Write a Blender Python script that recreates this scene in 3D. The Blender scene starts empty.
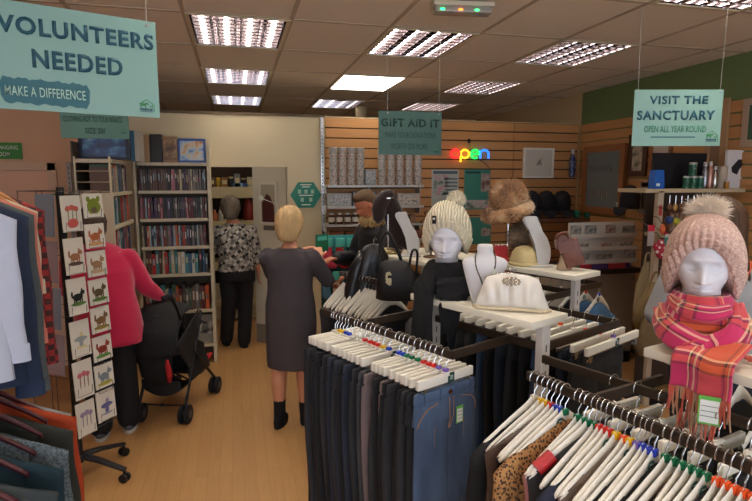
# Charity shop interior: clothes rails, mannequin heads, book shelves, customers.
import bpy, bmesh, math, random
from mathutils import Vector as V, Matrix as M
R = random.Random(11)
C = bpy.context.scene.collection
PI = math.pi
sin, cos, rad = math.sin, math.cos, math.radians
ORD = 'first second third fourth fifth sixth seventh eighth ninth tenth eleventh twelfth thirteenth fourteenth fifteenth sixteenth seventeenth eighteenth nineteenth twentieth'.split()
ORD += ['twenty-' + o for o in ORD[:9]] + ['thirtieth'] + ['thirty-' + o for o in ORD[:9]] + ['fortieth'] + ['forty-' + o for o in ORD[:9]]

# ---------------------------------------------------------------- camera (a hand-held phone at eye level)
F, YAW, PIT, EYE = 545.0, rad(14.4), rad(7.4), 1.72
FW = V((sin(YAW)*cos(PIT), cos(YAW)*cos(PIT), -sin(PIT)))
RT = V((cos(YAW), -sin(YAW), 0)); UP = RT.cross(FW)
def at(x, y, X=None, Y=None, Z=None):
    """world point of photo pixel x,y on a plane X=, Y= or Z= of the room"""
    r = FW + RT*((x-376)/F) + UP*((250.5-y)/F)
    t = X/r.x if X is not None else Y/r.y if Y is not None else (Z-EYE)/r.z
    return V((0, 0, EYE)) + r*t

# ---------------------------------------------------------------- materials
def lin(h):
    h = h.lstrip('#'); o = []
    for i in (0, 2, 4):
        c = int(h[i:i+2], 16)/255
        o.append(c/12.92 if c <= .04045 else ((c+.055)/1.055)**2.4)
    return (*o, 1)
MC = {}
def mat(name, col, rough=.6, metal=0, bump=0, bs=60, var=0, vs=6, emit=0, stretch=None, spec=.4, sheen=0, alpha=1, trans=0):
    if name in MC: return MC[name]
    m = bpy.data.materials.new(name); m.use_nodes = True; MC[name] = m
    n, l = m.node_tree.nodes, m.node_tree.links; b = n['Principled BSDF']
    b.inputs['Base Color'].default_value = lin(col); b.inputs['Roughness'].default_value = rough
    b.inputs['Metallic'].default_value = metal; b.inputs['Specular IOR Level'].default_value = spec
    if sheen: b.inputs['Sheen Weight'].default_value = sheen
    if alpha < 1: b.inputs['Alpha'].default_value = alpha
    if trans: b.inputs['Transmission Weight'].default_value = trans
    if emit:
        b.inputs['Emission Color'].default_value = lin(col); b.inputs['Emission Strength'].default_value = emit
    if bump or var:
        tc = n.new('ShaderNodeTexCoord'); mp = n.new('ShaderNodeMapping'); l.new(tc.outputs['Object'], mp.inputs[0])
        if stretch: mp.inputs['Scale'].default_value = stretch
    if bump:
        t = n.new('ShaderNodeTexNoise'); t.inputs['Scale'].default_value = bs; l.new(mp.outputs[0], t.inputs[0])
        bp = n.new('ShaderNodeBump'); bp.inputs['Strength'].default_value = bump; bp.inputs['Distance'].default_value = .01
        l.new(t.outputs[0], bp.inputs['Height']); l.new(bp.outputs[0], b.inputs['Normal'])
    if var:
        t = n.new('ShaderNodeTexNoise'); t.inputs['Scale'].default_value = vs; t.inputs['Detail'].default_value = 4; l.new(mp.outputs[0], t.inputs[0])
        mr = n.new('ShaderNodeMapRange'); mr.inputs[1].default_value = .3; mr.inputs[2].default_value = .7
        mr.inputs[3].default_value = 1-var; mr.inputs[4].default_value = 1+var; l.new(t.outputs[0], mr.inputs[0])
        mx = n.new('ShaderNodeVectorMath'); mx.operation = 'SCALE'; mx.inputs[0].default_value = lin(col)[:3]
        l.new(mr.outputs[0], mx.inputs['Scale']); l.new(mx.outputs[0], b.inputs['Base Color'])
    return m
def ramp_mat(name, kind, scale, stops, rough=.7, stretch=(1,1,1), coord='Object', dist=0, bump=0, detail=2, sheen=0):
    """a pattern (noise / voronoi / wave) through a stepped colour ramp"""
    if name in MC: return MC[name]
    m = bpy.data.materials.new(name); m.use_nodes = True; MC[name] = m
    n, l = m.node_tree.nodes, m.node_tree.links; b = n['Principled BSDF']; b.inputs['Roughness'].default_value = rough
    if sheen: b.inputs['Sheen Weight'].default_value = sheen
    tc = n.new('ShaderNodeTexCoord'); mp = n.new('ShaderNodeMapping'); mp.inputs['Scale'].default_value = stretch
    l.new(tc.outputs[coord], mp.inputs[0])
    t = n.new({'noise': 'ShaderNodeTexNoise', 'voronoi': 'ShaderNodeTexVoronoi', 'wave': 'ShaderNodeTexWave', 'checker': 'ShaderNodeTexChecker'}[kind])
    t.inputs['Scale'].default_value = scale
    if kind in ('noise', 'wave'): t.inputs['Detail'].default_value = detail
    if kind == 'wave': t.inputs['Distortion'].default_value = dist
    l.new(mp.outputs[0], t.inputs[0])
    r = n.new('ShaderNodeValToRGB'); r.color_ramp.interpolation = 'LINEAR'
    e = r.color_ramp.elements
    e[0].position, e[0].color = stops[0][0], lin(stops[0][1]); e[1].position, e[1].color = stops[-1][0], lin(stops[-1][1])
    for p, c in stops[1:-1]:
        k = e.new(p); k.color = lin(c)
    l.new(t.outputs['Distance' if kind == 'voronoi' else 'Fac'], r.inputs[0]); l.new(r.outputs[0], b.inputs['Base Color'])
    if bump:
        bp = n.new('ShaderNodeBump'); bp.inputs['Strength'].default_value = bump; bp.inputs['Distance'].default_value = .005
        l.new(t.outputs[0], bp.inputs['Height']); l.new(bp.outputs[0], b.inputs['Normal'])
    return m

# ---------------------------------------------------------------- mesh helpers
def B():
    b = bmesh.new(); b.loops.layers.uv.new('UVMap'); return b
def obj(name, bm, m, parent=None, smooth=True, loc=None, rz=0, sub=0, solid=0, ang=.7, remesh=0):
    bmesh.ops.recalc_face_normals(bm, faces=bm.faces)
    me = bpy.data.meshes.new(name); bm.to_mesh(me); bm.free()
    for k in (m if isinstance(m, (list, tuple)) else [m]): me.materials.append(k)
    if smooth:
        me.shade_smooth(); me.set_sharp_from_angle(angle=ang)
    o = bpy.data.objects.new(name, me); C.objects.link(o); o.parent = parent
    if loc is not None: o.location = loc
    if rz: o.rotation_euler.z = rz
    if remesh:
        r = o.modifiers.new('r', 'REMESH'); r.mode = 'VOXEL'; r.voxel_size = remesh; r.use_smooth_shade = True
        s = o.modifiers.new('s', 'SMOOTH'); s.iterations = 3; s.factor = .5
    if solid:
        s = o.modifiers.new('t', 'SOLIDIFY'); s.thickness = solid; s.offset = 0
    if sub:
        s = o.modifiers.new('d', 'SUBSURF'); s.levels = s.render_levels = sub
    return o
def box(bm, c, s, rz=0, bev=0, mi=0, m=None, rx=0, ry=0):
    mt = M.Translation(c) @ M.Rotation(rz, 4, 'Z') @ M.Rotation(ry, 4, 'Y') @ M.Rotation(rx, 4, 'X') @ M.Diagonal((*s, 1))
    if m: mt = m @ mt
    r = bmesh.ops.create_cube(bm, size=1, matrix=mt)
    fs = {f for v in r['verts'] for f in v.link_faces}
    for f in fs: f.material_index = mi
    if bev:
        es = list({e for v in r['verts'] for e in v.link_edges})
        g = bmesh.ops.bevel(bm, geom=es, offset=bev, segments=2, affect='EDGES', profile=.6)
        for f in g['faces']: f.material_index = mi
def bridge(bm, rs, closed=True, caps=True, mi=0, uvs=(1, 1)):
    """rings of points -> skin with uvs"""
    uv = bm.loops.layers.uv.verify()
    vs = [[bm.verts.new(p) for p in r] for r in rs]; n = len(rs[0]); N = len(rs)
    for i in range(N-1):
        for j in range(n if closed else n-1):
            k = (j+1) % n
            f = bm.faces.new((vs[i][j], vs[i][k], vs[i+1][k], vs[i+1][j])); f.material_index = mi; f.smooth = True
            for lp, (a, b) in zip(f.loops, ((j, i), (j+1, i), (j+1, i+1), (j, i+1))):
                lp[uv].uv = (a/n*uvs[0], b/(N-1)*uvs[1])
    if caps and closed:
        for q in (vs[0][::-1], vs[-1]):
            try: bm.faces.new(q).material_index = mi
            except ValueError: pass
    return vs
def tube(bm, pts, r=.005, seg=6, mi=0, flat=1, close=False):
    pts = [V(p) for p in pts]; N = len(pts); rs = []; up = None
    for i, p in enumerate(pts):
        d = ((pts[(i+1) % N] if close or i < N-1 else p) - (pts[i-1] if close or i else p)).normalized()
        if up is None:
            up = V((0, 0, 1)) if abs(d.z) < .9 else V((1, 0, 0))
        a = d.cross(up).normalized(); up = a.cross(d).normalized()
        q = r[i] if isinstance(r, (list, tuple)) else r
        rs.append([p + a*cos(2*PI*k/seg)*q + up*sin(2*PI*k/seg)*q*flat for k in range(seg)])
    if close: rs.append(rs[0])
    bridge(bm, rs, mi=mi, caps=not close)
def loft(bm, secs, seg=20, mi=0, m=None, pw=2.0, uvs=(1, 1), fold=None):
    """secs: (x, y, z, rx, ry[, angle]) horizontal super-ellipses"""
    rs = []
    for i, s in enumerate(secs):
        x, y, z, rx, ry = s[:5]; a = s[5] if len(s) > 5 else 0; ring = []
        for k in range(seg):
            t = 2*PI*k/seg; c, d = cos(t), sin(t)
            c = math.copysign(abs(c)**(2/pw), c); d = math.copysign(abs(d)**(2/pw), d)
            q = fold(t, i/(len(secs)-1)) if fold else 1
            u, w = c*rx*q, d*ry*q
            p = V((x+u*cos(a)-w*sin(a), y+u*sin(a)+w*cos(a), z))
            ring.append(m @ p if m else p)
        rs.append(ring)
    bridge(bm, rs, mi=mi, uvs=uvs)
def lathe(bm, prof, seg=20, m=None, mi=0, uvs=(1, 1), fold=None):
    loft(bm, [(0, 0, z, r, r) for r, z in prof], seg, mi, m, uvs=uvs, fold=fold)
def ball(bm, c, r, sc=(1, 1, 1), n=12, mi=0, m=None):
    mt = M.Translation(c) @ M.Diagonal((*sc, 1))
    if m: mt = m @ mt
    g = bmesh.ops.create_uvsphere(bm, u_segments=n+4, v_segments=n, radius=r, matrix=mt)
    for f in {f for v in g['verts'] for f in v.link_faces}: f.material_index = mi; f.smooth = True
def prism(bm, pts, t, m=None, mi=0):
    """2-D outline (x,z) thickened from y=-t/2 to t/2"""
    a = [V((x, -t/2, z)) for x, z in pts]; b = [V((x, t/2, z)) for x, z in pts]
    if m: a = [m @ p for p in a]; b = [m @ p for p in b]
    va = [bm.verts.new(p) for p in a]; vb = [bm.verts.new(p) for p in b]
    bm.faces.new(va).material_index = mi; bm.faces.new(vb[::-1]).material_index = mi
    n = len(pts)
    for i in range(n): bm.faces.new((va[i], va[(i+1) % n], vb[(i+1) % n], vb[i])).material_index = mi
def surf(bm, f, nu, nv, mi=0, uvs=(1, 1)):
    bridge(bm, [[V(f(u/nu, v/nv)) for u in range(nu+1)] for v in range(nv+1)], closed=False, mi=mi, uvs=uvs)
def spline(pts, n=6):
    pts = [V(p) for p in pts]; o = []
    for i in range(len(pts)-1):
        p0, p1, p2, p3 = pts[max(i-1, 0)], pts[i], pts[i+1], pts[min(i+2, len(pts)-1)]
        for k in range(n):
            t = k/n
            o.append(.5*((2*p1)+(p2-p0)*t+(2*p0-5*p1+4*p2-p3)*t*t+(3*p1-p0-3*p2+p3)*t**3))
    o.append(pts[-1]); return o
def lerp(a, b, t): return a+(b-a)*t
def thing(name, label, cat, loc=(0, 0, 0), rz=0, group=None):
    o = bpy.data.objects.new(name, None); C.objects.link(o); o.empty_display_size = .05
    o.location = loc; o.rotation_euler = (0, 0, rz)
    return tag(o, label, cat, group)
def tag(o, label, cat, group=None, kind=None):
    o['label'] = label; o['category'] = cat
    if group: o['group'] = group
    if kind: o['kind'] = kind
    return o
def struct(name, bm, m, smooth=False, parent=None):
    o = obj(name, bm, m, parent, smooth)
    if parent is None: o['kind'] = 'structure'
    return o
def dup(root, loc, rz=0, label=None, group=None):
    r = root.copy(); C.objects.link(r); r.location = loc; r.rotation_euler = (0, 0, rz)
    if label: r['label'] = label
    if group: r['group'] = group
    for ch in list(root.children):
        c = ch.copy(); C.objects.link(c); c.parent = r
        for g in list(ch.children):
            d = g.copy(); C.objects.link(d); d.parent = c
    return r
def text(name, s, m, parent, x, z, w, h, y=-.0035, bold=.02, t=.001):
    """lettering on the -y face of a board, fitted in w x h, centred on x,z"""
    c = bpy.data.curves.new(name, 'FONT'); c.body = s; c.offset = bold; c.resolution_u = 3
    c.align_x = 'CENTER'; c.space_line = .95; c.space_character = 1.12 if bold > .03 else 1.03
    tmp = bpy.data.objects.new('tmp_text', c); C.objects.link(tmp)
    bpy.context.view_layer.update()
    me = bpy.data.meshes.new_from_object(tmp.evaluated_get(bpy.context.evaluated_depsgraph_get()))
    bpy.data.objects.remove(tmp)
    xs = [v.co.x for v in me.vertices]; ys = [v.co.y for v in me.vertices]
    sx, sy = w/(max(xs)-min(xs)), h/(max(ys)-min(ys)); cx, cy = (max(xs)+min(xs))/2, (max(ys)+min(ys))/2
    for v in me.vertices:
        v.co = V((x+(v.co.x-cx)*sx, y, z+(v.co.y-cy)*sy))
    bm = B(); bm.from_mesh(me); bpy.data.meshes.remove(me)
    g = bmesh.ops.extrude_face_region(bm, geom=list(bm.faces))
    for v in [e for e in g['geom'] if isinstance(e, bmesh.types.BMVert)]: v.co.y -= t
    return obj(name, bm, m, parent, False)
DAY, EXPO, TUBE = 115, .14, 50
# ---------------------------------------------------------------- the room
CH = 2.675; GX, GY, GW, GD = -.257, 3.46, .62, .796
XR, YB, XL, YF, YN = 3.8, 5.5, -3.0, 8.3, -2.8
LAMPS = [(0, 0), (0, 2), (0, 4), (2, 0), (2, 4), (4, 0), (4, 2), (4, -2), (2, -2), (0, -2), (-2, -2), (0, -4), (2, -4), (4, -4), (2, -6), (0, -6), (4, 4)]
FLUSH = [(2, 2)]
M_white = mat('white_laminate', '#e2ddcc', .45, var=.04)
M_metal = mat('bright_metal', '#c8c8c6', .25, 1)
M_dark = mat('dark_brown_metal', '#33281f', .42, .2)
M_black = mat('black_plastic', '#15151a', .45)
def floor_mat():
    m = bpy.data.materials.new('wood_strip_floor'); m.use_nodes = True
    n, l = m.node_tree.nodes, m.node_tree.links; b = n['Principled BSDF']; b.inputs['Roughness'].default_value = .45
    tc = n.new('ShaderNodeTexCoord'); mp = n.new('ShaderNodeMapping'); mp.inputs['Rotation'].default_value = (0, 0, PI/2); l.new(tc.outputs['Object'], mp.inputs[0])
    br = n.new('ShaderNodeTexBrick'); br.inputs['Scale'].default_value = 1; br.inputs['Brick Width'].default_value = .9; br.inputs['Row Height'].default_value = .07
    br.inputs['Mortar Size'].default_value = .0012; br.inputs['Color1'].default_value = lin('#b08654'); br.inputs['Color2'].default_value = lin('#aa804f'); br.inputs['Mortar'].default_value = lin('#96703f')
    l.new(mp.outputs[0], br.inputs[0])
    t = n.new('ShaderNodeTexNoise'); t.inputs['Scale'].default_value = 8; t.inputs['Detail'].default_value = 6
    m2 = n.new('ShaderNodeMapping'); m2.inputs['Scale'].default_value = (8, .6, 1); l.new(tc.outputs['Object'], m2.inputs[0]); l.new(m2.outputs[0], t.inputs[0])
    mr = n.new('ShaderNodeMapRange'); mr.inputs[3].default_value = .86; mr.inputs[4].default_value = 1.12; l.new(t.outputs[0], mr.inputs[0])
    sc = n.new('ShaderNodeVectorMath'); sc.operation = 'SCALE'; l.new(br.outputs[0], sc.inputs[0]); l.new(mr.outputs[0], sc.inputs['Scale']); l.new(sc.outputs[0], b.inputs['Base Color'])
    return m
b = B(); box(b, ((XL+XR)/2, (YN+YF)/2, -.05), (XR-XL+.4, YF-YN+.4, .1)); struct('floor', b, floor_mat())

# suspended ceiling: tiles in a grid, open where a light sits
b = B(); skip = set(LAMPS+FLUSH)
for i in range(-5, 8):
    for j in range(-9, 8):
        x0, x1 = max(GX+GW*i, XL), min(GX+GW*(i+1), XR); y0, y1 = max(GY+GD*j, YN), min(GY+GD*(j+1), YF)
        if x1-x0 < .02 or y1-y0 < .02 or (i, j) in skip: continue
        box(b, ((x0+x1)/2, (y0+y1)/2, CH+.012), (x1-x0-.012, y1-y0-.012, .012))
for i in range(-4, 7):
    x = GX+GW*i; box(b, (x, (YN+YF)/2, CH+.003), (.024, YF-YN, .004), mi=1)
for j in range(-7, 7):
    y = GY+GD*j; box(b, ((XL+XR)/2, y, CH+.0035), (XR-XL, .024, .004), mi=1)
struct('ceiling', b, [mat('ceiling_tile', '#eadfd0', .9, bump=.15, bs=120), mat('ceiling_grid', '#b8a894', .6)])
b = B(); box(b, ((XL+XR)/2, (YN+YF)/2, CH+.3), (XR-XL+.4, YF-YN+.4, .1)); struct('ceiling', b, mat('void', '#6a6258', .9))

M_cream = mat('cream_paint', '#d8caa6', .6, var=.03, vs=2)
M_pink = mat('blush_paint', '#dcb08c', .7, var=.03, vs=2)
M_green = mat('sage_green_paint', '#6e8254', .75)
M_beige = mat('beige_paint', '#cdb48a', .8)
b = B(); box(b, (XL-.05, (YN+YF)/2, 1.4), (.1, YF-YN, 3)); struct('wall_left', b, M_pink)
b = B(); box(b, (XR+.05, (YN+YB)/2, 1.4), (.1, YB-YN, 3)); struct('wall_right', b, M_green)
b = B(); box(b, (XR+.05, (YF+YB)/2, 1.4), (.1, YF-YB, 3)); struct('wall_right_rear', b, M_beige)
b = B(); box(b, ((XL+XR)/2, YF+.05, 1.4), (XR-XL, .1, 3)); struct('wall_rear', b, M_beige)
# shop front behind the photographer: frame around a wide window
b = B(); box(b, ((XL+XR)/2, YN-.05, .25), (XR-XL, .1, .5)); box(b, ((XL+XR)/2, YN-.05, 2.65), (XR-XL, .1, .5))
for x, w in ((XL+.2, .4), (XR-.2, .4), (.4, .15)): box(b, (x, YN-.05, 1.45), (w, .1, 1.9))
struct('wall_front', b, M_cream)
PT = 2.335   # top of the shop partition
def part_wall(name, x0, x1, z0, z1, m):
    b = B(); box(b, ((x0+x1)/2, YB+.03, (z0+z1)/2), (x1-x0, .06, z1-z0)); return struct(name, b, m)
DX0, DX1, DZ = at(212, 300, Y=YB).x, at(290, 300, Y=YB).x, at(250, 167, Y=YB).z
XS = at(325.5, 185, Y=YB).x; XB = at(138, 200, Y=YB).x; XC = at(77, 200, Y=YB).x
b = B()
for x0, x1, z0, z1 in ((XB-.1, DX0, 0, PT), (DX1, XS, 0, PT), (DX0, DX1, DZ, PT)):
    box(b, ((x0+x1)/2, YB+.03, (z0+z1)/2), (x1-x0, .06, z1-z0))
struct('wall_back', b, M_cream)
part_wall('wall_back_left', XL, XB-.1, 0, PT, M_pink)
b = B(); box(b, ((XL+XS)/2, YB+.03, PT+.012), (XS-XL, .075, .024)); struct('trim_1', b, mat('dark_trim', '#5c4c36', .6))
b = B(); box(b, (at(322.5, 200, Y=YB).x, YB-.012, PT/2), (.028, .024, PT))
for i in range(60): box(b, (at(322.5, 200, Y=YB).x, YB-.0245, .1+i*.036), (.008, .002, .018), mi=1)
struct('trim_2', b, [M_metal, M_black])
# door opening: hinged door ajar, skirting and frame
b = B(); box(b, (DX1+.03, YB-.008, .06), (.06+XS-DX1, .016, .1)); struct('baseboard_back', b, mat('grey_skirting', '#6a6256', .6))
da = at(258, 341, Z=0); dh = V((DX1, YB+.1, 0)); dv = da-dh; dl = dv.length; dang = math.atan2(dv.y, dv.x)
md = mat('door_paint', '#c9c2ac', .55)
b = B(); box(b, (dl/2, 0, .97), (dl, .04, 1.86), bev=.003); door = struct('door_1', b, md); door.location = dh; door.rotation_euler.z = dang
b = B(); box(b, (dl/2, .022, .1), (dl, .004, .2)); obj('kick_plate', b, mat('grey_kick', '#7c746a', .5), door, False)

# slatted display walls
M_slat = mat('slatwall_wood', '#c08c58', .5, var=.08, vs=3, stretch=(1, 1, 8))
def slat(name, p0, p1, z1, n, seams=()):
    p0, p1 = V(p0), V(p1); d = (p1-p0); L = d.length; ang = math.atan2(d.y, d.x); b = B()
    m = M.Translation((*p0[:2], 0)) @ M.Rotation(ang, 4, 'Z')
    box(b, (L/2, .02, z1/2), (L, .01, z1), mi=1, m=m)
    xs = [0, *seams, L]
    for i in range(n):
        z = z1-.1*i-.05
        for a, c in zip(xs[:-1], xs[1:]): box(b, ((a+c)/2, .006, z), (c-a-.006, .018, .088), m=m)
    struct(name, b, [M_slat, mat('slat_groove', '#2a1a10', .8)])
seam = at(513, 150, Y=YB).x-XS
slat('wall_back_slatted', (XS, YB-.01, 0), (XR-.03, YB-.01, 0), PT, 23, (seam,))
slat('wall_right_slatted', (XR-.012, YB-.02, 0), (XR-.012, 1.0, 0), PT, 23, (1.22, 2.44, 3.66))
b = B(); box(b, ((XS+XR)/2, YB+.06, PT-.0), (XR-XS, .02, .03)); struct('trim_3', b, M_beige)
b = B(); lathe(b, [(.075, 0), (.075, CH)], 24, M.Translation(at(361, 100, Y=7.2)*V((1,1,0)) if False else (at(361, 100, Y=7.2).x, 7.2, 0))); tag(obj('round_column', b, mat('column_paint', '#c8b690', .6)), 'round cream column rising behind the back partition', 'column')

# ceiling lights
M_tube = mat('fluorescent_tube', '#fff4e4', .5, emit=TUBE if 'TUBE' in globals() else 26)
M_louvre = mat('mirror_louvre', '#d2cbd0', .12, 1)
M_tray = mat('lamp_tray', '#e8e2d2', .35); M_refl = mat('lamp_reflector', '#b8b2b4', .2, .6)
PLACE = {(0, 0): 'nearest of the three in the left row', (0, 2): 'middle of the three in the left row', (0, 4): 'farthest of the three in the left row above the cream partition',
 (2, 0): 'beside the green emergency light', (2, 4): 'dim one beyond the column and gift aid sign', (4, 0): 'large one towards the right above the display rails', (4, 2): 'small one above the slatted wall right of the middle', (4, 4): 'farthest right above the slatted wall', (4, -2): 'cut off at the top right edge of the photo'}
M_tube_off = mat('dim_tube', '#fff4e4', .4, emit=9)
def lamp(on=True):
    t = thing('ceiling_light', 'x', 'ceiling light', group='louvred ceiling lights in the grid')
    w, d = GW-.03, GD-.03
    b = B()
    box(b, (0, 0, .085), (w, d, .004))
    for s in (-1, 1):
        box(b, (s*(w/2-.002), 0, .045), (.004, d, .08)); box(b, (0, s*(d/2-.002), .045), (w, .004, .08))
    obj('tray', b, M_refl, t, False)
    b = B()
    for s in (-1, 1):
        box(b, (s*(w/2), 0, .0), (.022, d+.022, .006)); box(b, (0, s*(d/2), .0), (w, .022, .006))
    obj('frame', b, mat('cream_frame', '#d8ccae', .5), t, False)
    for i in range(4):
        b = B(); x = w*(i-1.5)/4; tube(b, [(x, -d/2+.03, .06), (x, d/2-.03, .06)], .013, 8); obj('tube', b, M_tube if on else M_tube_off, t)
    b = B()
    for i in range(5):
        x = w*(i-2)/4
        for s in (-1, 1): surf(b, lambda u, v: (x+s*(.026-.022*v**1.5), (u-.5)*d, .002+.052*v), 1, 4)
    for j in range(10):
        y = d*(j-4.5)/9.6
        for s in (-1, 1): surf(b, lambda u, v: ((u-.5)*w, y+s*(.011-.009*v**1.5), .004+.044*v), 1, 3)
    obj('louvre', b, M_louvre, t)
    return t
L0 = lamp(); L1 = None; OFF = {(4, 0), (4, 2), (4, 4), (2, 4), (0, 4), (2, -6)}
for k, (i, j) in enumerate(LAMPS):
    loc = (GX+GW*(i+.5), GY+GD*(j+.5), CH)
    lab = 'square louvred ceiling light, ' + PLACE.get((i, j), 'behind the camera over the shop front' )
    if (i, j) in OFF:
        if L1 is None: L1 = lamp(False); o = L1
        else: o = dup(L1, loc)
    else: o = L0 if k == 0 else dup(L0, loc)
    o.location = loc; o['label'] = lab
t = thing('ceiling_panel_light', 'bright flush white ceiling light panel in front of the round column', 'ceiling light', (GX+GW*2.5, GY+GD*2.5, CH))
b = B(); box(b, (0, 0, -.002), (GW-.02, GD-.02, .006)); obj('frame', b, M_tray, t, False)
b = B(); box(b, (0, 0, -.007), (GW-.05, GD-.05, .006)); obj('diffuser', b, mat('lit_diffuser', '#fff6e6', .5, emit=7), t, False)
# emergency light
e0, e1 = at(432, 12, Z=CH-.05), at(492, 14, Z=CH-.05); ev = e1-e0
t = thing('emergency_light', 'white emergency light box with small green lamps on the ceiling', 'emergency light', ((e0+e1)/2)*V((1, 1, 0))+V((0, 0, CH)), math.atan2(ev.y, ev.x))
b = B(); box(b, (0, 0, -.012), (ev.length, .1, .024), bev=.006); obj('housing', b, mat('lamp_housing', '#cfc4b0', .5), t)
b = B(); box(b, (0, 0, -.04), (ev.length-.02, .085, .034), bev=.01); obj('diffuser', b, mat('clear_diffuser', '#b9b0a6', .2, trans=.3), t)
for x, c, n in ((-.12, '#30ff90', 'green_lamp'), (-.02, '#ff8030', 'orange_lamp'), (.07, '#40f080', 'green_lamp')):
    b = B(); ball(b, (x, -.045, -.045), .007, (2.0, 1, .8)); obj(n, b, mat('led'+c[1:], c, .4, emit=3), t)
b = B(); p = at(342, 100, Z=CH); box(b, (p.x, p.y, CH-.004), (.1, .1, .008)); tag(obj('ceiling_vent', b, mat('vent', '#7a6a55', .6), None, False), 'small dark square vent on the ceiling left of the round column', 'vent')
# ---------------------------------------------------------------- clothes gondolas: slotted posts, white top shelf, brown rails on arms
def pxl(p):
    d = V(p)-V((0, 0, EYE)); return 376+F*d.dot(RT)/d.dot(FW), 250.5-F*d.dot(UP)/d.dot(FW)
def rail_bar(b, p, q, h=.03, w=.014):
    p, q = V(p), V(q); d = q-p
    box(b, (p+q)/2, (d.length, w, h), rz=math.atan2(d.y, d.x), bev=.004)
def post(b, x, y, z1, w=.05, d=.03):
    box(b, (x, y, z1/2), (w, d, z1), bev=.003)
    n = int(z1/.05)
    for i in range(2, n):
        box(b, (x, y-d/2-.0003, i*.05), (.005, .0012, .028), mi=1)
M_post = mat('white_post_metal', '#d6d4d0', .4, .1)
RZ = 1.10
def gondola(name_label, loc, rz, posts, shelf, left, right, extra=(), cat='clothes rail unit', ztop=1.22, bar=True):
    t = thing('clothes_gondola', name_label, cat, (*loc, 0), rad(rz))
    for y in posts:
        b = B(); post(b, 0, y, ztop-.03); obj('upright', b, [M_post, M_black], t, False)
        b = B(); box(b, (0, y, .04), (.62, .05, .05), bev=.01)
        for s in (-1, 1): ball(b, (s*.28, y, .012), .013)
        obj('foot', b, M_post, t)
    y0, y1, sw = shelf
    b = B(); box(b, (0, (y0+y1)/2, ztop-.014), (sw, y1-y0, .028), bev=.004); obj('top_shelf', b, M_white, t)
    b = B(); box(b, (0, (y0+y1)/2+.02, ztop-.04), (.03, y1-y0-.12, .022)); obj('shelf_bracket', b, M_post, t, False)
    if bar:
        b = B(); rail_bar(b, (0, posts[0], RZ), (0, posts[-1], RZ), .03, .02); obj('cross_bar', b, M_dark, t)
    for x, a, c, arms in [q for q in (left, right) if q]:
        b = B(); rail_bar(b, (x, a, RZ), (x, c, RZ)); obj('hang_rail', b, M_dark, t)
        for y in arms:
            b = B(); rail_bar(b, (x, y, RZ), (0, y, RZ), .034); obj('arm', b, M_dark, t)
    for p, q in extra:
        b = B(); rail_bar(b, p, q); obj('hang_rail', b, M_dark, t)
    return t
def rotv(rz, x, y): a = rad(rz); return V((x*cos(a)-y*sin(a), x*sin(a)+y*cos(a)))
# front unit (jeans), its near post beside the purse
G1, G1R = V((1.09, 1.75)), 24.2
g1 = gondola('brown-railed unit hung with jeans, its white top shelf carrying the clutch bag and necklace bust', G1, G1R, (0, .57), (-.03, .61, .225),
             (-.33, .15, 1.0, (.15, .69)), (.56, .0, .95, (.0, .6)), extra=[((0, .56, RZ), (0, .72, RZ))])
c2 = at(573, 276, Z=1.22)
G2R = 24.2; G2 = V((c2.x, c2.y))-rotv(G2R, -.13, -.07)+V((.01, 0))
g2 = gondola('white shelf unit in the middle of the shop carrying fur hats and the brown handbag', G2, G2R, (0, .6, 1.2), (-.07, 1.3, .26),
             (-.34, .02, 1.1, (.02, .9)), (.36, .05, .9, (.05, .5)))
G3R = 24.2; G3 = V((1.15, 3.08))-rotv(G3R, -.10, -.07)
g3 = gondola('rear shelf unit behind the cream beanie, with the hat stand and the black handbag', G3, G3R, (0, .5), (-.07, .66, .25),
             (-.36, -.02, .55, (-.02, .5)), (.36, .05, .55, (.05,)))
G4R = 15.8; G4 = V((1.3, 1.28))
g4 = gondola('right-hand unit with the long front rail of tops, under the tartan-scarfed mannequin head', G4, G4R, (-.02, -.6), (-.75, .09, .21),
             (-.335, -.62, .33, (.09,)), (.33, -.62, .1, (.05,)), extra=[((-.17, .42, RZ), (-.10, -.3, RZ))], bar=False)
def on(G, R_, x, y, z): p = G+rotv(R_, x, y); return V((p.x, p.y, z))
def rail_y(G, R_, x, px, lo=-.8, hi=1.4, z=RZ+.02):
    for _ in range(40):
        m = (lo+hi)/2
        if pxl(on(G, R_, x, m, z))[0] > px: lo = m
        else: hi = m
    return lo

# ---------------------------------------------------------------- hangers
M_hang = mat('white_hanger_plastic', '#e6e1d4', .38)
SZ = {'yellow': '#e8b91c', 'red': '#d22c24', 'blue': '#2440b8', 'green': '#0e6b46', 'orange': '#ee5a24', 'lilac': '#7f62b4', 'pink': '#d84a78', 'white': '#dcd8cc'}
M_logo = mat('green_label', '#173f3c', .5); M_logow = mat('label_print', '#cfd8cc', .6)
def hook(b, mz=-.075):
    pts = [(.021*cos(a), 0, .021*sin(a)) for a in [rad(200-k*22) for k in range(11)]] 
    pts += [(.012, 0, -.03), (.001, 0, -.042), (0, 0, mz)]
    tube(b, pts, .0019, 6)
def marker(t, col):
    b = B(); box(b, (0, 0, -.066), (.02, .017, .019), bev=.003)
    obj('size_marker', b, mat('marker_'+col, SZ[col], .35), t)
def sticker(t, x, z, y, r=0.014, sq=False):
    b = B()
    if sq: box(b, (x, y, z), (.032, .0015, .036))
    else: lathe(b, [(0.0005, 0), (r, 0), (r, .0015), (0.0005, .0015)], 16, M.Translation((x, y, z)) @ M.Rotation(PI/2, 4, 'X'))
    for k in range(3): box(b, (x+R.uniform(-.002, .002), y-.0016, z+.006-k*.006), (.014, .0008, .0026), mi=1)
    obj('round_sticker' if not sq else 'label', b, [M_logo, M_logow], t, False)
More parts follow.
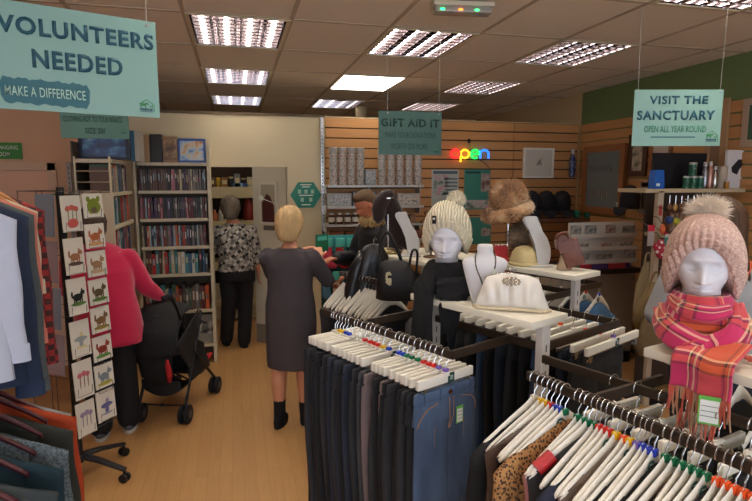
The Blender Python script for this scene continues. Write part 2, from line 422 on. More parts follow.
def clip_hanger(col=None, lab=False, w=.28):
    t = thing('clip_hanger', 'x', 'clothes hanger')
    b = B(); hook(b); obj('hook', b, M_metal, t)
    b = B(); box(b, (0, 0, -.092), (w, .016, .034), bev=.003); box(b, (0, 0, -.078), (.03, .02, .02), bev=.004); obj('bar', b, M_hang, t)
    for s in (-1, 1):
        b = B(); x = s*(w/2-.028)
        box(b, (x, 0, -.118), (.024, .018, .02), bev=.003); box(b, (x, -.008, -.128), (.02, .003, .026), rx=.15); box(b, (x, .008, -.128), (.02, .003, .026), rx=-.15)
        obj('clip', b, M_metal, t)
    b = B(); tube(b, [(-w/2+.03, 0, -.116), (w/2-.03, 0, -.116)], .002, 5); obj('clip_wire', b, M_metal, t)
    if col: marker(t, col)
    if lab: sticker(t, .02, -.092, -.0092, sq=True)
    return t
def top_hanger(col=None, lab=False, w=.385):
    t = thing('top_hanger', 'x', 'clothes hanger')
    b = B(); hook(b, -.08); obj('hook', b, M_metal, t)
    n = 28; rs = []
    for i in range(n+1):
        u = -1+2*i/n; a = abs(u)
        z = -.085-.115*a**1.3; hh = .0205*(1-.35*a)+.012*math.exp(-(u/.12)**2); th = .0042+.003*a
        y = .018*a**2
        if a > .97: hh *= .55; th *= .6
        rs.append([V((u*w/2, y+th*cos(k*PI/4)*1.0, z+hh*sin(k*PI/4)-.3*hh*0)) for k in range(8)])
    b = B(); bridge(b, rs); obj('body', b, M_hang, t, ang=1.2)
    if col: marker(t, col)
    if lab: sticker(t, -.022, -.094, -.0072, .0155)
    return t
PROTO = {}
def shelf_y(G, R_, px, x=0): return rail_y(G, R_, x, px, z=1.22)
def hang(kind, col, lab, loc, rz, label, group, w=None):
    key = (kind, col, lab, w)
    if key not in PROTO:
        f = clip_hanger if kind == 'clip' else top_hanger
        o = f(col, lab, w) if w else f(col, lab); PROTO[key] = o
        o.location = loc; o.rotation_euler.z = rz; o['label'] = label; o['group'] = group
        return o
    return dup(PROTO[key], loc, rz, label, group)
# ---------------------------------------------------------------- garments (origin at the rail, hanging down -z)
def cloth(name, base, var=.12, rough=.85, bs=400, bump=.25): return mat(name, base, rough, bump=bump, bs=bs, var=var, vs=9)
M_stitch = mat('tan_stitching', '#a8764a', .7)
def denim(name, base): return ramp_mat(name, 'noise', 9, [(.3, base[0]), (.7, base[1])], .85, (1, 1, .35), bump=.15, detail=8)
def jeans(t_label, m, w=.28, L=1.0, fancy=False, group=None, tagc=False, parts=True):
    t = thing('jeans' if fancy else 'trousers', t_label, 'jeans' if fancy else 'trousers', group=group)
    ph = R.uniform(0, 6)
    def fold(a, v): return 1+.02*sin(7*a+ph+v*3)*v
    for s in (-1, 1):
        b = B(); secs = []
        for i in range(15):
            v = i/14; hw = lerp(w*.27, w*.25, v)+.012*sin(min(v*5, PI))
            secs.append((s*(w*.245+.006*sin(3*v+ph)), .006*sin(5*v+ph), -.17-(L-.05)*v, hw, lerp(.016, .024, min(1, v*3))))
        loft(b, secs, 18, pw=2.6, fold=fold); obj('leg', b, m, t)
    b = B()
    loft(b, [(0, 0, -.125-.11*v, w/2*(1+.07*v), .011+.012*v) for v in [i/6 for i in range(7)]], 28, pw=2.8); obj('waist', b, m, t)
    b = B()
    loft(b, [(0, 0, -.122, w/2+.002, .013), (0, 0, -.124, w/2+.004, .0145), (0, 0, -.156, w/2+.007, .0165), (0, 0, -.158, w/2+.004, .015)], 28, pw=2.8)
    for x in (-.38, -.12, .14, .4): box(b, (x*w, -.0165, -.140), (.009, .004, .042))
    obj('waistband', b, m, t)
    if fancy:
        b = B()
        for s in (-1, 1):
            tube(b, [(s*w*(.2+.3*math.sqrt(max(0, 1-(1-k/8)**2)))*1.0, -.0245+.012*(k/8)**2, -.165-.075*k/8) for k in range(9)], .0016, 5)
        tube(b, [(0, -.0225, -.158), (.001, -.0255, -.24), (-.008, -.0265, -.27)], .0015, 5); tube(b, [(.02, -.0225, -.158), (.02, -.025, -.23), (-.002, -.0265, -.272)], .0012, 5)
        for s in (-1, 1): tube(b, [(s*w*.25, -.0245, -.25), (s*w*.25, -.0265, -.6), (s*w*.25, -.0265, -1.05)], .0009, 4)
        obj('seam_stitching', b, M_stitch, t)
        b = B(); lathe(b, [(.0005, 0), (.008, 0), (.008, .004), (.0005, .004)], 12, M.Translation((.008, -.017, -.141)) @ M.Rotation(PI/2, 4, 'X'))
        obj('button', b, mat('copper', '#a0603a', .35, 1), t)
    if tagc: price_tag(t, .05, -.0265, -.235)
    return t
def price_tag(t, x, y, z, w=.036, h=.066):
    b = B(); box(b, (x, y, z), (w, .0012, h)); box(b, (x, y-.001, z-.003), (w-.008, .001, h-.016), mi=1)
    for k in range(3): box(b, (x, y-.0018, z+.012-.014*k), (w-.012, .0006, .0014), mi=2)
    obj('price_tag', b, [mat('tag_green', '#5fae4a', .5), mat('tag_white', '#e8ebe6', .5), mat('tag_line', '#2e4a4a', .5)], t, False)
def top(name, cat, label, m, w=.40, L=.62, sleeve=.0, zoff=-.025, collar=None, group=None, sw=.05, th=.018, cuff=None, flare=1.08, slant=.3):
    t = thing(name, label, cat, group=group); ph = R.uniform(0, 6); n = 30
    def zt(u): return -.088+zoff-.115*abs(u)**1.3
    rs = []
    for i in range(16):
        v = i/15; ring = []
        ww = w/2*lerp(1, flare, v)*(1-.06*sin(min(1, v*2)*PI))
        for k in range(n):
            a = 2*PI*k/n; u = cos(a); z = lerp(zt(u), zoff-.09-L, v)
            y = sin(a)*th*(.35+.65*min(1, v*6))+.008*sin(8*u+ph+2*v)*v+.018*u*u*(1-v)
            ring.append(V((u*ww, y, z)))
        rs.append(ring)
    b = B(); bridge(b, rs, uvs=(2, 1)); obj('bodice' if not sleeve else 'shirt_body', b, m, t, ang=1.4)
    if sleeve:
        for s in (-1, 1):
            b = B(); x0 = s*(w/2-.03); z0 = zt(1)-.03; secs = [(s*(w/2-.07), .012, zt(.7)-.004, .012, .006), (s*(w/2-.05), .014, zt(.8)-.012, .035, .014)]
            for i in range(12):
                v = i/11; secs.append((x0+s*(.02+.05*v*slant), .016+.01*sin(4*v+ph), z0+.012-sleeve*v, lerp(sw, sw*.62, v), lerp(.022, .018, v)))
            loft(b, secs, 14, fold=lambda a, v: 1+.06*sin(3*a+14*v)); obj('sleeve', b, m, t, ang=1.4)
            if cuff:
                b = B(); x, y, z, rx, ry = secs[-1]; loft(b, [(x, y, z+.05, rx+.003, ry+.002), (x, y, z-.002, rx+.004, ry+.003)], 14); obj('cuff', b, cuff, t)
    if collar:
        b = B(); tube(b, [(.062*cos(a)-.0, .03*sin(a), -.083+zoff+.02*sin(a)+.005) for a in [k*PI/9 for k in range(18)]], .014, 8, close=True, flat=.9); obj('collar', b, collar, t)
    return t
# ---------------------------------------------------------------- the rail of jeans on the front unit
a1 = rad(G1R)
def nth(i, n, near): return ORD[i] if i < len(ORD) else 'last'
J = {'navy': denim('navy_denim', ('#141a26', '#222c3d')), 'black': denim('black_denim', ('#101114', '#2a2c31')), 'charcoal': denim('charcoal_denim', ('#26272a', '#3e4044')),
     'grey': cloth('mauve_grey_twill', '#6a5c5c'), 'blue': denim('blue_denim', ('#2c3c54', '#4c6280')), 'mid blue': denim('mid_blue_denim', ('#243752', '#38506e')), 'dark': cloth('black_cloth', '#131316')}
grp3 = [(446, 'lilac', 1, 'blue'), (439, 'lilac', 0, 'dark'), (434, 'red', 0, 'black'), (429, 'red', 0, 'dark'), (424, 'red', 0, 'black'), (418, 'green', 0, 'dark'), (412, 'green', 0, 'grey'), (407, 'green', 0, 'dark'), (403, 'blue', 0, 'black'), (399, 'blue', 0, 'grey')]
grp2 = [(389, 'blue', 1, 'charcoal'), (383, 'yellow', 0, 'black'), (378, 'red', 0, 'navy'), (374, 'red', 0, 'dark'), (370, 'red', 0, 'navy'), (365, 'red', 0, 'black'), (361, None, 0, 'navy'), (358, None, 0, 'dark')]
grp1 = [(352, None, 0, 'black'), (349, 'blue', 0, 'dark'), (346, 'blue', 0, 'navy'), (343, 'yellow', 0, 'dark'), (340, 'yellow', 0, 'black'), (337, None, 0, 'dark'), (335, None, 0, 'dark')]
k = 0
for gi, grp in enumerate((grp3, grp2, grp1)):
    for px_, col, lab, jn in grp:
        y = rail_y(G1, G1R, -.33, px_); y = min(max(y, .165), .985); loc = on(G1, G1R, -.33, y, RZ+.001)
        hang('clip', col, bool(lab), loc, a1+R.uniform(-.04, .04), f'white clip hanger on the jeans rail, {ORD[k]} from its near end' + (f', with {col} size marker' if col else ''), 'clip hangers on the jeans rail')
        lb = {'blue': 'light blue jeans with a green-edged price tag at the near end of the jeans rail', 'charcoal': 'faded charcoal jeans with curved pockets, clipped up in the middle of the jeans rail'}.get(jn)
        cn = {'dark': 'black', 'grey': 'mauve grey', 'black': 'black denim', 'navy': 'navy denim'}.get(jn, jn)
        t = jeans(lb or f'{cn} trousers clipped {ORD[k]} from the near end of the jeans rail', J[jn], w=.325 if jn != 'blue' else .30, L=R.uniform(.93, 1.0), fancy=jn in ('blue', 'charcoal'), tagc=jn == 'blue', group=None if lb else 'dark trousers on the jeans rail')
        t.location = loc; t.rotation_euler.z = a1+(R.uniform(-.12, .1) if jn != 'blue' else 0)
        k += 1
# right-hand rail of the same unit
for i in range(14):
    y = .02+.066*i; loc = on(G1, G1R, .56, y, RZ+.001); col = ('lilac', 'red', 'red', None, 'orange')[i % 5] if i < 10 else None
    hang('clip', col, i == 0, loc, a1+R.uniform(-.03, .03), f'white clip hanger behind the clutch bag shelf, {ORD[i]} from the near end', 'clip hangers behind the clutch bag shelf', w=.46)
    jn = ('dark', 'black', 'navy', 'dark', 'mid blue')[i % 5]
    if i > 0:
        cn = {'dark': 'black', 'mid blue': 'mid blue denim', 'black': 'black denim', 'navy': 'navy denim'}[jn]
        t = jeans(f'{cn} trousers behind the clutch bag shelf, {ORD[i]} hanger from near end', J[jn], w=.42, L=.95, group='dark trousers behind the clutch bag shelf')
        t.location = loc; t.rotation_euler.z = a1
# ---------------------------------------------------------------- the long front rail of tops
a4 = rad(G4R)
FR = [(535, 'white'), (542, 'yellow'), (547, 'yellow'), (552, 'red'), (557, 'blue'), (561, 'blue'), (566, 'green*'), (579, 'green'), (585, 'green'), (590, 'green'), (596, 'green'), (601, 'red'), (606, 'red'), (611, 'red*'),
      (618, 'yellow'), (626, 'orange'), (632, 'yellow*'), (639, 'lilac'), (645, 'blue'), (650, 'blue'), (656, 'blue*'), (668, 'green'), (676, 'green'), (684, 'green'), (692, 'green'), (700, 'green*'), (709, 'green*'),
      (720, 'orange'), (729, 'orange'), (738, 'orange'), (747, 'orange'), (757, 'orange'), (768, 'orange'), (780, 'orange')]
M_leo = ramp_mat('leopard_print', 'voronoi', 125, [(0, '#24160e'), (.36, '#2e1c10'), (.5, '#9c7040'), (1, '#a87c4a')], .8, (1, 1, .8))
TOPM = {'black': J['dark'], 'leopard print': M_leo, 'olive': cloth('olive_knit', '#4a4634'), 'brown satin': mat('brown_satin', '#4c3a30', .35, var=.2, vs=14), 'charcoal': cloth('charcoal_knit', '#2c2b2e'),
        'dusty pink': cloth('dusty_pink_knit', '#a06a68'), 'taupe': cloth('taupe_knit', '#6e6054'), 'navy': cloth('navy_knit', '#1b2033')}
order = ['black', 'black', 'brown satin', 'black', 'black', 'black', 'leopard print', 'dusty pink', 'black', 'charcoal', 'black', 'black', 'navy', 'black', 'taupe', 'black', 'black', 'charcoal', 'black', 'black', 'black', 'charcoal', 'black', 'taupe', 'black', 'black', 'charcoal', 'black', 'black', 'navy', 'black', 'black', 'charcoal', 'black']
for i, (px_, col) in enumerate(FR):
    y = rail_y(G4, G4R, -.335, px_); y = min(max(y, -.61), .325); loc = on(G4, G4R, -.335, y, RZ+.001); rz = a4+R.uniform(-.12, .10)
    c = col.strip('*')
    hg = hang('top', c, '*' in col, loc, rz, f'white shaped hanger on the long front rail, {ORD[i]} from its far end, {c} size marker', 'shaped hangers on the front rail')
    if i == 9:
        b = B(); tube(b, [(-.118, .008, -.145), (-.168, .015, -.178)], .0195, 10, flat=1.1); obj('red_tape', b, mat('red_tape', '#a8262a', .5), hg)
        hg['label'] = 'white shaped hanger with red tape wrapped round one arm, front rail'
    if i % 3 != 1 or order[i] in ('leopard print', 'dusty pink'):
        t = top('blouse', 'top', f'{order[i]} top on the long front rail, {ORD[i]} hanger from far end', TOPM[order[i]], w={'leopard print': .42, 'brown satin': .42}.get(order[i], .395), L=.55, sleeve=.36 if i % 6 == 0 else 0, zoff=.006, group='tops on the front rail', th=.03)
        t.location = loc; t.rotation_euler.z = rz

# ---------------------------------------------------------------- heads: rows of (z, half width, front, back), z from the neck base
HT = [(0, .062, .055, .062), (.03, .052, .046, .056), (.10, .050, .046, .055), (.165, .050, .050, .058), (.178, .050, .066, .060), (.186, .048, .080, .062), (.20, .054, .084, .070), (.22, .064, .083, .080),
      (.25, .073, .083, .091), (.28, .076, .086, .098), (.31, .077, .084, .101), (.335, .073, .075, .096), (.355, .063, .058, .082), (.37, .047, .040, .060), (.38, .026, .020, .032), (.384, .004, .003, .005)]
def hrow(z, neck):
    z = z+(.10-neck) if z > 0 else z
    for a, b in zip(HT[:-1], HT[1:]):
        if a[0] <= z <= b[0]:
            t = (z-a[0])/(b[0]-a[0]); return [lerp(a[i], b[i], t) for i in (1, 2, 3)]
    return HT[-1][1:]
def G_(x, s): return math.exp(-(x/s)**2)
def head(bm, m=None, neck=.10, top=.384, n=96, face=1.0, ears=False):
    """one head with neck; the face looks along -y"""
    rs = []; zt = top-(.10-neck); N = 150
    for i in range(N+1):
        z = zt*(1-(1-i/N)**1.0) if i < N else zt
        rx, yf, yb = hrow(z, neck); zz = z+(.10-neck); ring = []
        for k in range(n):
            t = 2*PI*k/n; c, s = cos(t), sin(t)
            x = rx*s; y = -yf*c if c > 0 else -yb*c
            if c > 0:
                d = 0
                if .2 < zz < .27:   # nose
                    u = (.262-zz)/.045; u = max(0, min(1, u)) if zz > .213 else max(0, 1-(.213-zz)/.007)
                    d -= .021*u*G_(x, .0105+.004*u)
                for sx in (-1, 1):
                    d += .0125*G_(x-sx*.030, .016)*G_(zz-.254, .013)      # eye socket
                    d -= .0042*G_(x-sx*.031, .013)*G_(zz-.251, .0075)     # lid
                    d += .0034*G_(x-sx*.031, .014)*G_(zz-.2415-1.6*(x-sx*.031)**2/.03, .0022)    # lash line
                    d -= .004*G_(x-sx*.028, .022)*G_(zz-.276, .007)       # brow
                    d -= .003*G_(x-sx*.045, .016)*G_(zz-.222, .016)       # cheek
                    d += .002*G_(x-sx*.021, .005)*G_(zz-.196, .006)
                d -= .0068*G_(x, .017)*G_(zz-.1985, .0042)+.0068*G_(x, .014)*G_(zz-.189, .0045)
                d += .0045*G_(x, .020)*G_(zz-.1937, .0020)
                d -= .004*G_(x, .016)*G_(zz-.174, .008)
                y += d*face*c**.5
            p = V((x, y, z)); ring.append(m @ p if m else p)
        rs.append(ring)
    bridge(bm, rs)
    if ears:
        for s in (-1, 1):
            ball(bm, (s*.077, .012, .245-(.10-neck)), .03, (.28, .62, 1), 10, m=m)
M_head = mat('white_mannequin', '#dcdbe2', .45, spec=.35)
M_knit1 = ramp_mat('cream_cable_knit', 'wave', 26, [(0, '#b9ae90'), (.5, '#ded5bb'), (1, '#ece4cf')], .95, (1, 1, 1.0), dist=4, bump=.9, detail=1)
M_knit2 = ramp_mat('pink_beige_knit', 'noise', 170, [(.35, '#b8958b'), (.65, '#d9bcae')], .95, (1, 1, 1), bump=.5)
def beanie(t, m, r, z0, zside, ztop, ribs, mrib, cuff=.05, bulge=1.05, tilt=0.0):
    """ribbed knitted hat: dome with a turned-up band; lower at the sides and back than over the brow"""
    def zb(tt): c = max(0, -sin(tt)); return zside+(z0-zside)*c**1.2
    n = ribs*4
    def shell(f0, f1, rr, k0):
        rs = []
        for i in range(k0+1):
            v = lerp(f0, f1, i/k0); ring = []
            for k in range(n):
                tt = 2*PI*k/n; zz = lerp(zb(tt), ztop, v); q = max(1-abs(v)**4.0, 0)**.5
                q = max(q, .02)*(.84+.16*sin(min(1, max(0, v)*2.4)*PI/2)); w = rr*q*(1+.045*cos(ribs*tt)*(1-v*.6))*(1+(bulge-1)*sin(min(1, max(0, v)*1.3)*PI))
                ring.append(V((w*cos(tt)*.98, w*sin(tt)*1.04+tilt*v, zz)))
            rs.append(ring)
        return rs
    b = B(); bridge(b, shell(.0, 1, r, 26)); obj('crown', b, m, t, solid=.004, ang=3)
    b = B(); rr = shell(-.02, .27, r*1.045, 6); bridge(b, rr, caps=False); obj('knitted_band', b, mrib, t, solid=.006, ang=3)
def fur_ball(t, c, r, m, n=500, ln=.03, name='pompom', thick=.0016, sc=(1, 1, 1), up=.2, core=.75):
    b = B(); ball(b, c, r*core, sc, 12)
    for _ in range(n):
        z = R.uniform(-1, 1); a = R.uniform(0, 2*PI); s = math.sqrt(1-z*z); d = V((s*cos(a), s*sin(a), z)); e = V((d.x*sc[0], d.y*sc[1], d.z*sc[2]))
        p = V(c)+e*r*core*.95; q = V(c)+e*r+d*R.uniform(0, ln)+V((R.uniform(-1, 1), R.uniform(-1, 1), R.uniform(-1, 1)+up))*ln*.3
        sd = d.cross(V((R.uniform(-1, 1), R.uniform(-1, 1), R.uniform(-1, 1)))).normalized()*thick; s2 = d.cross(sd).normalized()*thick
        v = [b.verts.new(p+sd), b.verts.new(p-sd*.5+s2*.8), b.verts.new(p-sd*.5-s2*.8), b.verts.new(q)]
        for f in ((0, 1, 3), (1, 2, 3), (2, 0, 3)): b.faces.new([v[i] for i in f])
    return obj(name, b, m, t, False)
# -- right: pink hat and tartan scarf
hp = on(G4, G4R, .016, .0, 1.22); RZP = rad(-44)
t = thing('mannequin_head', 'white mannequin head with closed eyes under the pink hat, right-hand shelf', 'mannequin head', hp, RZP)
b = B(); head(b, neck=.10, face=1.7); obj('head', b, M_head, t, ang=3)
b = B(); lathe(b, [(.062, 0), (.066, .002), (.066, .012), (.06, .016)], 24); obj('base', b, M_head, t)
t = thing('knitted_hat', 'pale pink ribbed knitted hat with a fluffy cream pompom, on the mannequin at right', 'hat', hp, RZP)
beanie(t, M_knit2, .100, .318, .165, .405, 34, M_knit2)
M_pom = mat('cream_faux_fur', '#efe0cc', .9, sheen=.5)
fur_ball(t, (0, .012, .412), .040, M_pom, 2600, .022, sc=(1.2, 1, .8), up=.3, thick=.0012)
def tartan():
    m = bpy.data.materials.new('pink_orange_tartan'); m.use_nodes = True; n, l = m.node_tree.nodes, m.node_tree.links
    b = n['Principled BSDF']; b.inputs['Roughness'].default_value = .9; b.inputs['Sheen Weight'].default_value = .3
    tc = n.new('ShaderNodeTexCoord'); sp = n.new('ShaderNodeSeparateXYZ'); l.new(tc.outputs['UV'], sp.inputs[0])
    def band(axis, stops, k=1.0):
        fr = n.new('ShaderNodeMath'); fr.operation = 'MULTIPLY'; fr.inputs[1].default_value = k; l.new(sp.outputs[axis], fr.inputs[0])
        fc = n.new('ShaderNodeMath'); fc.operation = 'FRACT'; l.new(fr.outputs[0], fc.inputs[0])
        r = n.new('ShaderNodeValToRGB'); r.color_ramp.interpolation = 'CONSTANT'; e = r.color_ramp.elements
        e[0].position, e[0].color = 0, lin(stops[0][1]); e[1].position, e[1].color = stops[1][0], lin(stops[1][1])
        for p, c in stops[2:]:
            q = e.new(p); q.color = lin(c)
        l.new(fc.outputs[0], r.inputs[0]); return r
    A = band(0, [(0, '#b82258'), (.26, '#e2c8a0'), (.285, '#2a141c'), (.31, '#b82258'), (.36, '#e2c8a0'), (.40, '#b82258'), (.44, '#2a141c'), (.465, '#c8502c'), (.80, '#a03a26'), (.83, '#2a141c'), (.855, '#c8502c'), (.90, '#e2b080'), (.925, '#b82258')])
    D = band(1, [(0, '#c8542e'), (.22, '#e2c8a0'), (.245, '#2a141c'), (.28, '#c8542e'), (.35, '#2a141c'), (.375, '#b82258'), (.72, '#e2c8a0'), (.755, '#2a141c'), (.78, '#b82258'), (.86, '#e8c8a0'), (.89, '#c8542e')])
    mx = n.new('ShaderNodeMix'); mx.data_type = 'RGBA'; mx.inputs[0].default_value = .5; l.new(A.outputs[0], mx.inputs[6]); l.new(D.outputs[0], mx.inputs[7])
    l.new(mx.outputs[2], b.inputs['Base Color'])
    t2 = n.new('ShaderNodeTexNoise'); t2.inputs['Scale'].default_value = 300; bp = n.new('ShaderNodeBump'); bp.inputs['Strength'].default_value = .3; bp.inputs['Distance'].default_value = .002
    l.new(tc.outputs['Object'], t2.inputs[0]); l.new(t2.outputs[0], bp.inputs['Height']); l.new(bp.outputs[0], b.inputs['Normal']); return m
M_tar = tartan()
t = thing('scarf', 'pink and orange tartan scarf with a long fringe, wrapped round the right-hand mannequin', 'scarf', hp, RZP)
def wrap(secs, amp=.05, k=3):
    return secs, lambda a, v: 1+amp*sin(k*a+9*v)+amp*.5*sin(5*a-14*v)
b = B(); loft(b, [(0, .0, .01, .085, .085), (0, 0, .03, .105, .094), (0, 0, .06, .108, .094), (0, -.002, .085, .10, .09), (0, -.004, .105, .098, .086), (0, -.004, .13, .090, .082), (0, -.004, .155, .082, .078), (0, -.002, .172, .074, .074), (0, 0, .176, .066, .068), (0, 0, .165, .06, .06)], 72, uvs=(2.2, .9), fold=lambda a, v: 1+.035*sin(4*a+11*v)+.02*sin(7*a-16*v))
obj('neck_wrap', b, M_tar, t, ang=3)
def band(name, pts, w, th, m=M_tar, uv=(2, .6), N=26, par=t, tw=.2, fold=.25):
    """a soft folded strip along pts, each (x, y, z, width factor)"""
    P = spline([p[:3] for p in pts], 6); W = [p[3] if len(p) > 3 else 1 for p in pts]; rs = []
    for i, p in enumerate(P):
        d = (P[min(i+1, len(P)-1)]-P[max(i-1, 0)]).normalized(); f = i/(len(P)-1)*(len(W)-1); j = min(int(f), len(W)-2); q = lerp(W[j], W[j+1], f-j)
        out = V((p.x*.6, p.y-.02, .02)).normalized(); a = d.cross(out).normalized(); o = a.cross(d)
        if o.dot(out) < 0: o = -o
        ring = []
        for k in range(N):
            s = 2*PI*k/N; u = cos(s); v = sin(s)
            ring.append(p+a*u*w*q+o*(v*th*(1+fold*sin(7*u+i*.35))+.25*th*sin(9*u+.6*i)))
        rs.append(ring)
    b = B(); bridge(b, rs, uvs=uv); return obj(name, b, m, par, ang=3)
band('diagonal_fold', [(-.10, .01, .11, .7), (-.092, -.06, .08, 1), (-.04, -.105, .05, 1.1), (.03, -.115, .03, 1), (.085, -.09, .025, .8)], .036, .016, uv=(1, 1.0))
band('diagonal_fold', [(.085, .0, .14, .5), (.098, -.055, .10, .9), (.078, -.095, .06, 1.1), (.025, -.116, .035, 1), (-.03, -.114, .018, .8)], .038, .018, uv=(1, 1.1))
band('diagonal_fold', [(-.075, -.03, .155, .5), (-.05, -.08, .14, 1), (.02, -.092, .13, 1.1), (.07, -.06, .14, .8)], .022, .012, uv=(1, .7))
tm = M.Rotation(0, 4, 'Z')
inv = (M.Translation(hp) @ M.Rotation(RZP, 4, 'Z')).inverted()
yA, yB = shelf_y(G4, G4R, 677, -.11), shelf_y(G4, G4R, 737, -.11)
P3 = spline([(x, z, 0) for x, z in ((-.035, 1.285), (-.085, 1.262), (-.122, 1.245), (-.134, 1.215), (-.130, 1.18), (-.132, 1.146))], 4)
def tailp(u, v, dx=0, dz=0):
    y = lerp(yA, yB, u)
    k = v*20
    i = min(int(k), 19); a, c = [V((*q[:2], 0)) for q in (P3[i], P3[i+1])]; q = a.lerp(c, k-i)
    return inv @ on(G4, G4R, q.x-.006*sin(u*11+2*v)*v+dx, y, q.y+dz+.004*sin(u*7))
b = B(); surf(b, lambda u, v: tailp(u, v), 26, 20, uvs=(1.0, .6))
obj('tail', b, M_tar, t, solid=.006, ang=3)
b = B()
for i in range(30):
    p0 = tailp(i/29, 1, 0, .003); L = R.uniform(.09, .14) if 3 < i < 24 else R.uniform(.06, .1)
    tube(b, [p0, p0+V((R.uniform(-.004, .004), -.003, -L*.5)), p0+V((R.uniform(-.008, .008), R.uniform(-.006, .004), -L))], [.003, .0028, .002], 5)
obj('fringe', b, ramp_mat('fringe_wool', 'noise', 26, [(.35, '#8a4a34'), (.5, '#c45b4c'), (.62, '#a8896a')], .9, (1, 1, .2)), t)
ptp = tailp(.72, 1, -.012, -.03); price_tag(t, ptp.x, ptp.y, ptp.z, .052, .078)
b = B()
for i in range(14): tube(b, [(.10+R.uniform(-.02, .03), -.08+.01*R.random(), .02), (.135+R.uniform(-.02, .02), -.095, .012), (.17+R.uniform(-.03, .02), -.09+R.uniform(-.02, .02), .008)], .0026, 5)
obj('fringe', b, MC['fringe_wool'], t)
# -- left: cream beanie and black scarf
hq = on(G1, G1R, 0, shelf_y(G1, G1R, 446), 1.22); RZQ = rad(-27)
t = thing('mannequin_head', 'white mannequin head in the cream bobble hat on the clutch bag shelf', 'mannequin head', hq, RZQ)
b = B(); head(b, neck=.085, face=1.7); obj('head', b, M_head, t, ang=3)
b = B(); lathe(b, [(.062, 0), (.066, .002), (.066, .012), (.06, .016)], 24); obj('base', b, M_head, t)
t = thing('knitted_hat', 'cream cable-knit bobble hat with a small black label, on the left mannequin', 'hat', hq, RZQ)
beanie(t, M_knit1, .098, .305, .185, .412, 30, mat('cream_rib_knit', '#d8ceb2', .95, bump=.5, bs=150), bulge=1.08, tilt=.03)
fur_ball(t, (.035, .03, .415), .042, mat('cream_wool', '#ded5bd', .95), 500, .006, thick=.003)
b = B(); box(b, (0, 0, 0), (.018, .003, .034), bev=.001); box(b, (0, -.0018, .004), (.01, .001, .008), mi=1)
o = obj('black_label', b, [M_black, M_logow], t, False); o.location = (-.045, -.105, .335); o.rotation_euler.z = rad(-22)
M_bs = mat('black_wool', '#111114', .95, bump=.5, bs=220, var=.15)
t = thing('scarf', 'black woollen scarf wrapped under the cream-hatted mannequin and hanging off the shelf', 'scarf', hq, RZQ)
b = B(); loft(b, [(0, 0, .012, .09, .085), (0, 0, .03, .105, .095), (0, 0, .06, .105, .095), (0, 0, .09, .105, .09), (0, 0, .12, .092, .082), (0, 0, .145, .08, .072), (0, 0, .15, .066, .066), (0, 0, .14, .06, .06)], 60, fold=lambda a, v: 1+.05*sin(3*a+8*v)+.02*sin(8*a-9*v))
obj('neck_wrap', b, M_bs, t, ang=3)
band('hanging_end', [(-.06, -.06, .11, .6), (-.08, -.10, .06, 1), (-.085, -.115, 0, .9), (-.088, -.118, -.09, .95), (-.09, -.12, -.19, 1)], .052, .012, M_bs, par=t)
band('hanging_end', [(.05, -.07, .08, .6), (.055, -.11, .03, 1.1), (.03, -.125, -.02, 1.1), (.028, -.128, -.08, .9), (.022, -.13, -.14, .6)], .045, .014, M_bs, par=t)
band('diagonal_fold', [(.11, 0, .07, .6), (.11, -.07, .06, 1), (.05, -.11, .05, 1.1), (-.03, -.12, .05, 1)], .042, .02, M_bs, par=t)
# -- necklace bust
np_ = on(G1, G1R, 0, shelf_y(G1, G1R, 484), 1.22)
M_bust = mat('grey_white_velvet', '#cfcfd4', .9, sheen=.6)
t = thing('necklace_bust', 'grey-white necklace bust beside the clutch bag', 'display bust', np_, rad(-22))
b = B(); loft(b, [(-.012, 0, 0, .036, .030), (-.012, 0, .008, .038, .032), (-.014, -.004, .05, .048, .034), (-.010, -.008, .10, .066, .036), (-.002, -.004, .14, .084, .038), (.0, .004, .168, .092, .037), (0, .012, .182, .078, .035), (0, .016, .192, .046, .032), (0, .018, .205, .033, .029), (0, .020, .228, .031, .028), (0, .020, .237, .029, .026), (0, .020, .239, .02, .018)], 40, pw=2.3)
obj('bust', b, M_bust, t, ang=2)
t2 = thing('necklace', 'dark beaded necklace hanging in a Y on the grey-white bust', 'necklace', np_, rad(-22))
b = B(); mb = B(); pts = []
for s in (-1, 1):
    pts += [tuple(p) for p in spline([(s*.034, .012, .213), (s*.040, -.016, .185), (s*.036, -.038, .150), (s*.020, -.044, .110), (-.008, -.044, .078)], 7)]
pts += [(-.010, -.043, .078-.0075*i) for i in range(9)]
for i, p in enumerate(pts): ball(b if i % 3 else mb, p, .0032 if i % 3 else .0042, n=6)
obj('beads', b, mat('dark_beads', '#23282a', .2), t2); obj('beads', mb, mat('bronze_beads', '#6e5a44', .3, .6), t2)
b = B(); box(b, (.034, -.047, .135), (.016, .001, .026)); obj('price_ticket', b, M_logow, t2, False)
# -- white clutch bag
cp = on(G1, G1R, -.01, shelf_y(G1, G1R, 511, -.01), 1.22); RZC = rad(-31)
t = thing('clutch_bag', 'white satin clutch bag with a silver frame and jewelled brooch, on the front shelf', 'handbag', cp+V((0, 0, .004)), RZC)
M_satin = mat('white_satin', '#e4dfd6', .28, sheen=.4, spec=.6)
def cf(u, v, s):
    hw = lerp(.142, .098, v**1.3)*(1-.04*sin(v*PI)); x = (u*2-1)
    bulge = .036*math.sqrt(max(0, 1-x**4))*(sin(PI*min(1, v*.93+.07))**.6)
    pl = .012*sin(x*17*(1.2-.6*v))*(v**.7)*G_(x, .9)*sin(PI*min(1, v+.1))
    return (x*hw, s*(bulge+pl)+.012*(v-.5), .005+.118*v+.014*v*(1-x*x))
for s, nm in ((-1, 'front_panel'), (1, 'back_panel')):
    b = B(); surf(b, lambda u, v: cf(u, v, s), 72, 18); obj(nm, b, M_satin, t, ang=3, solid=.002)
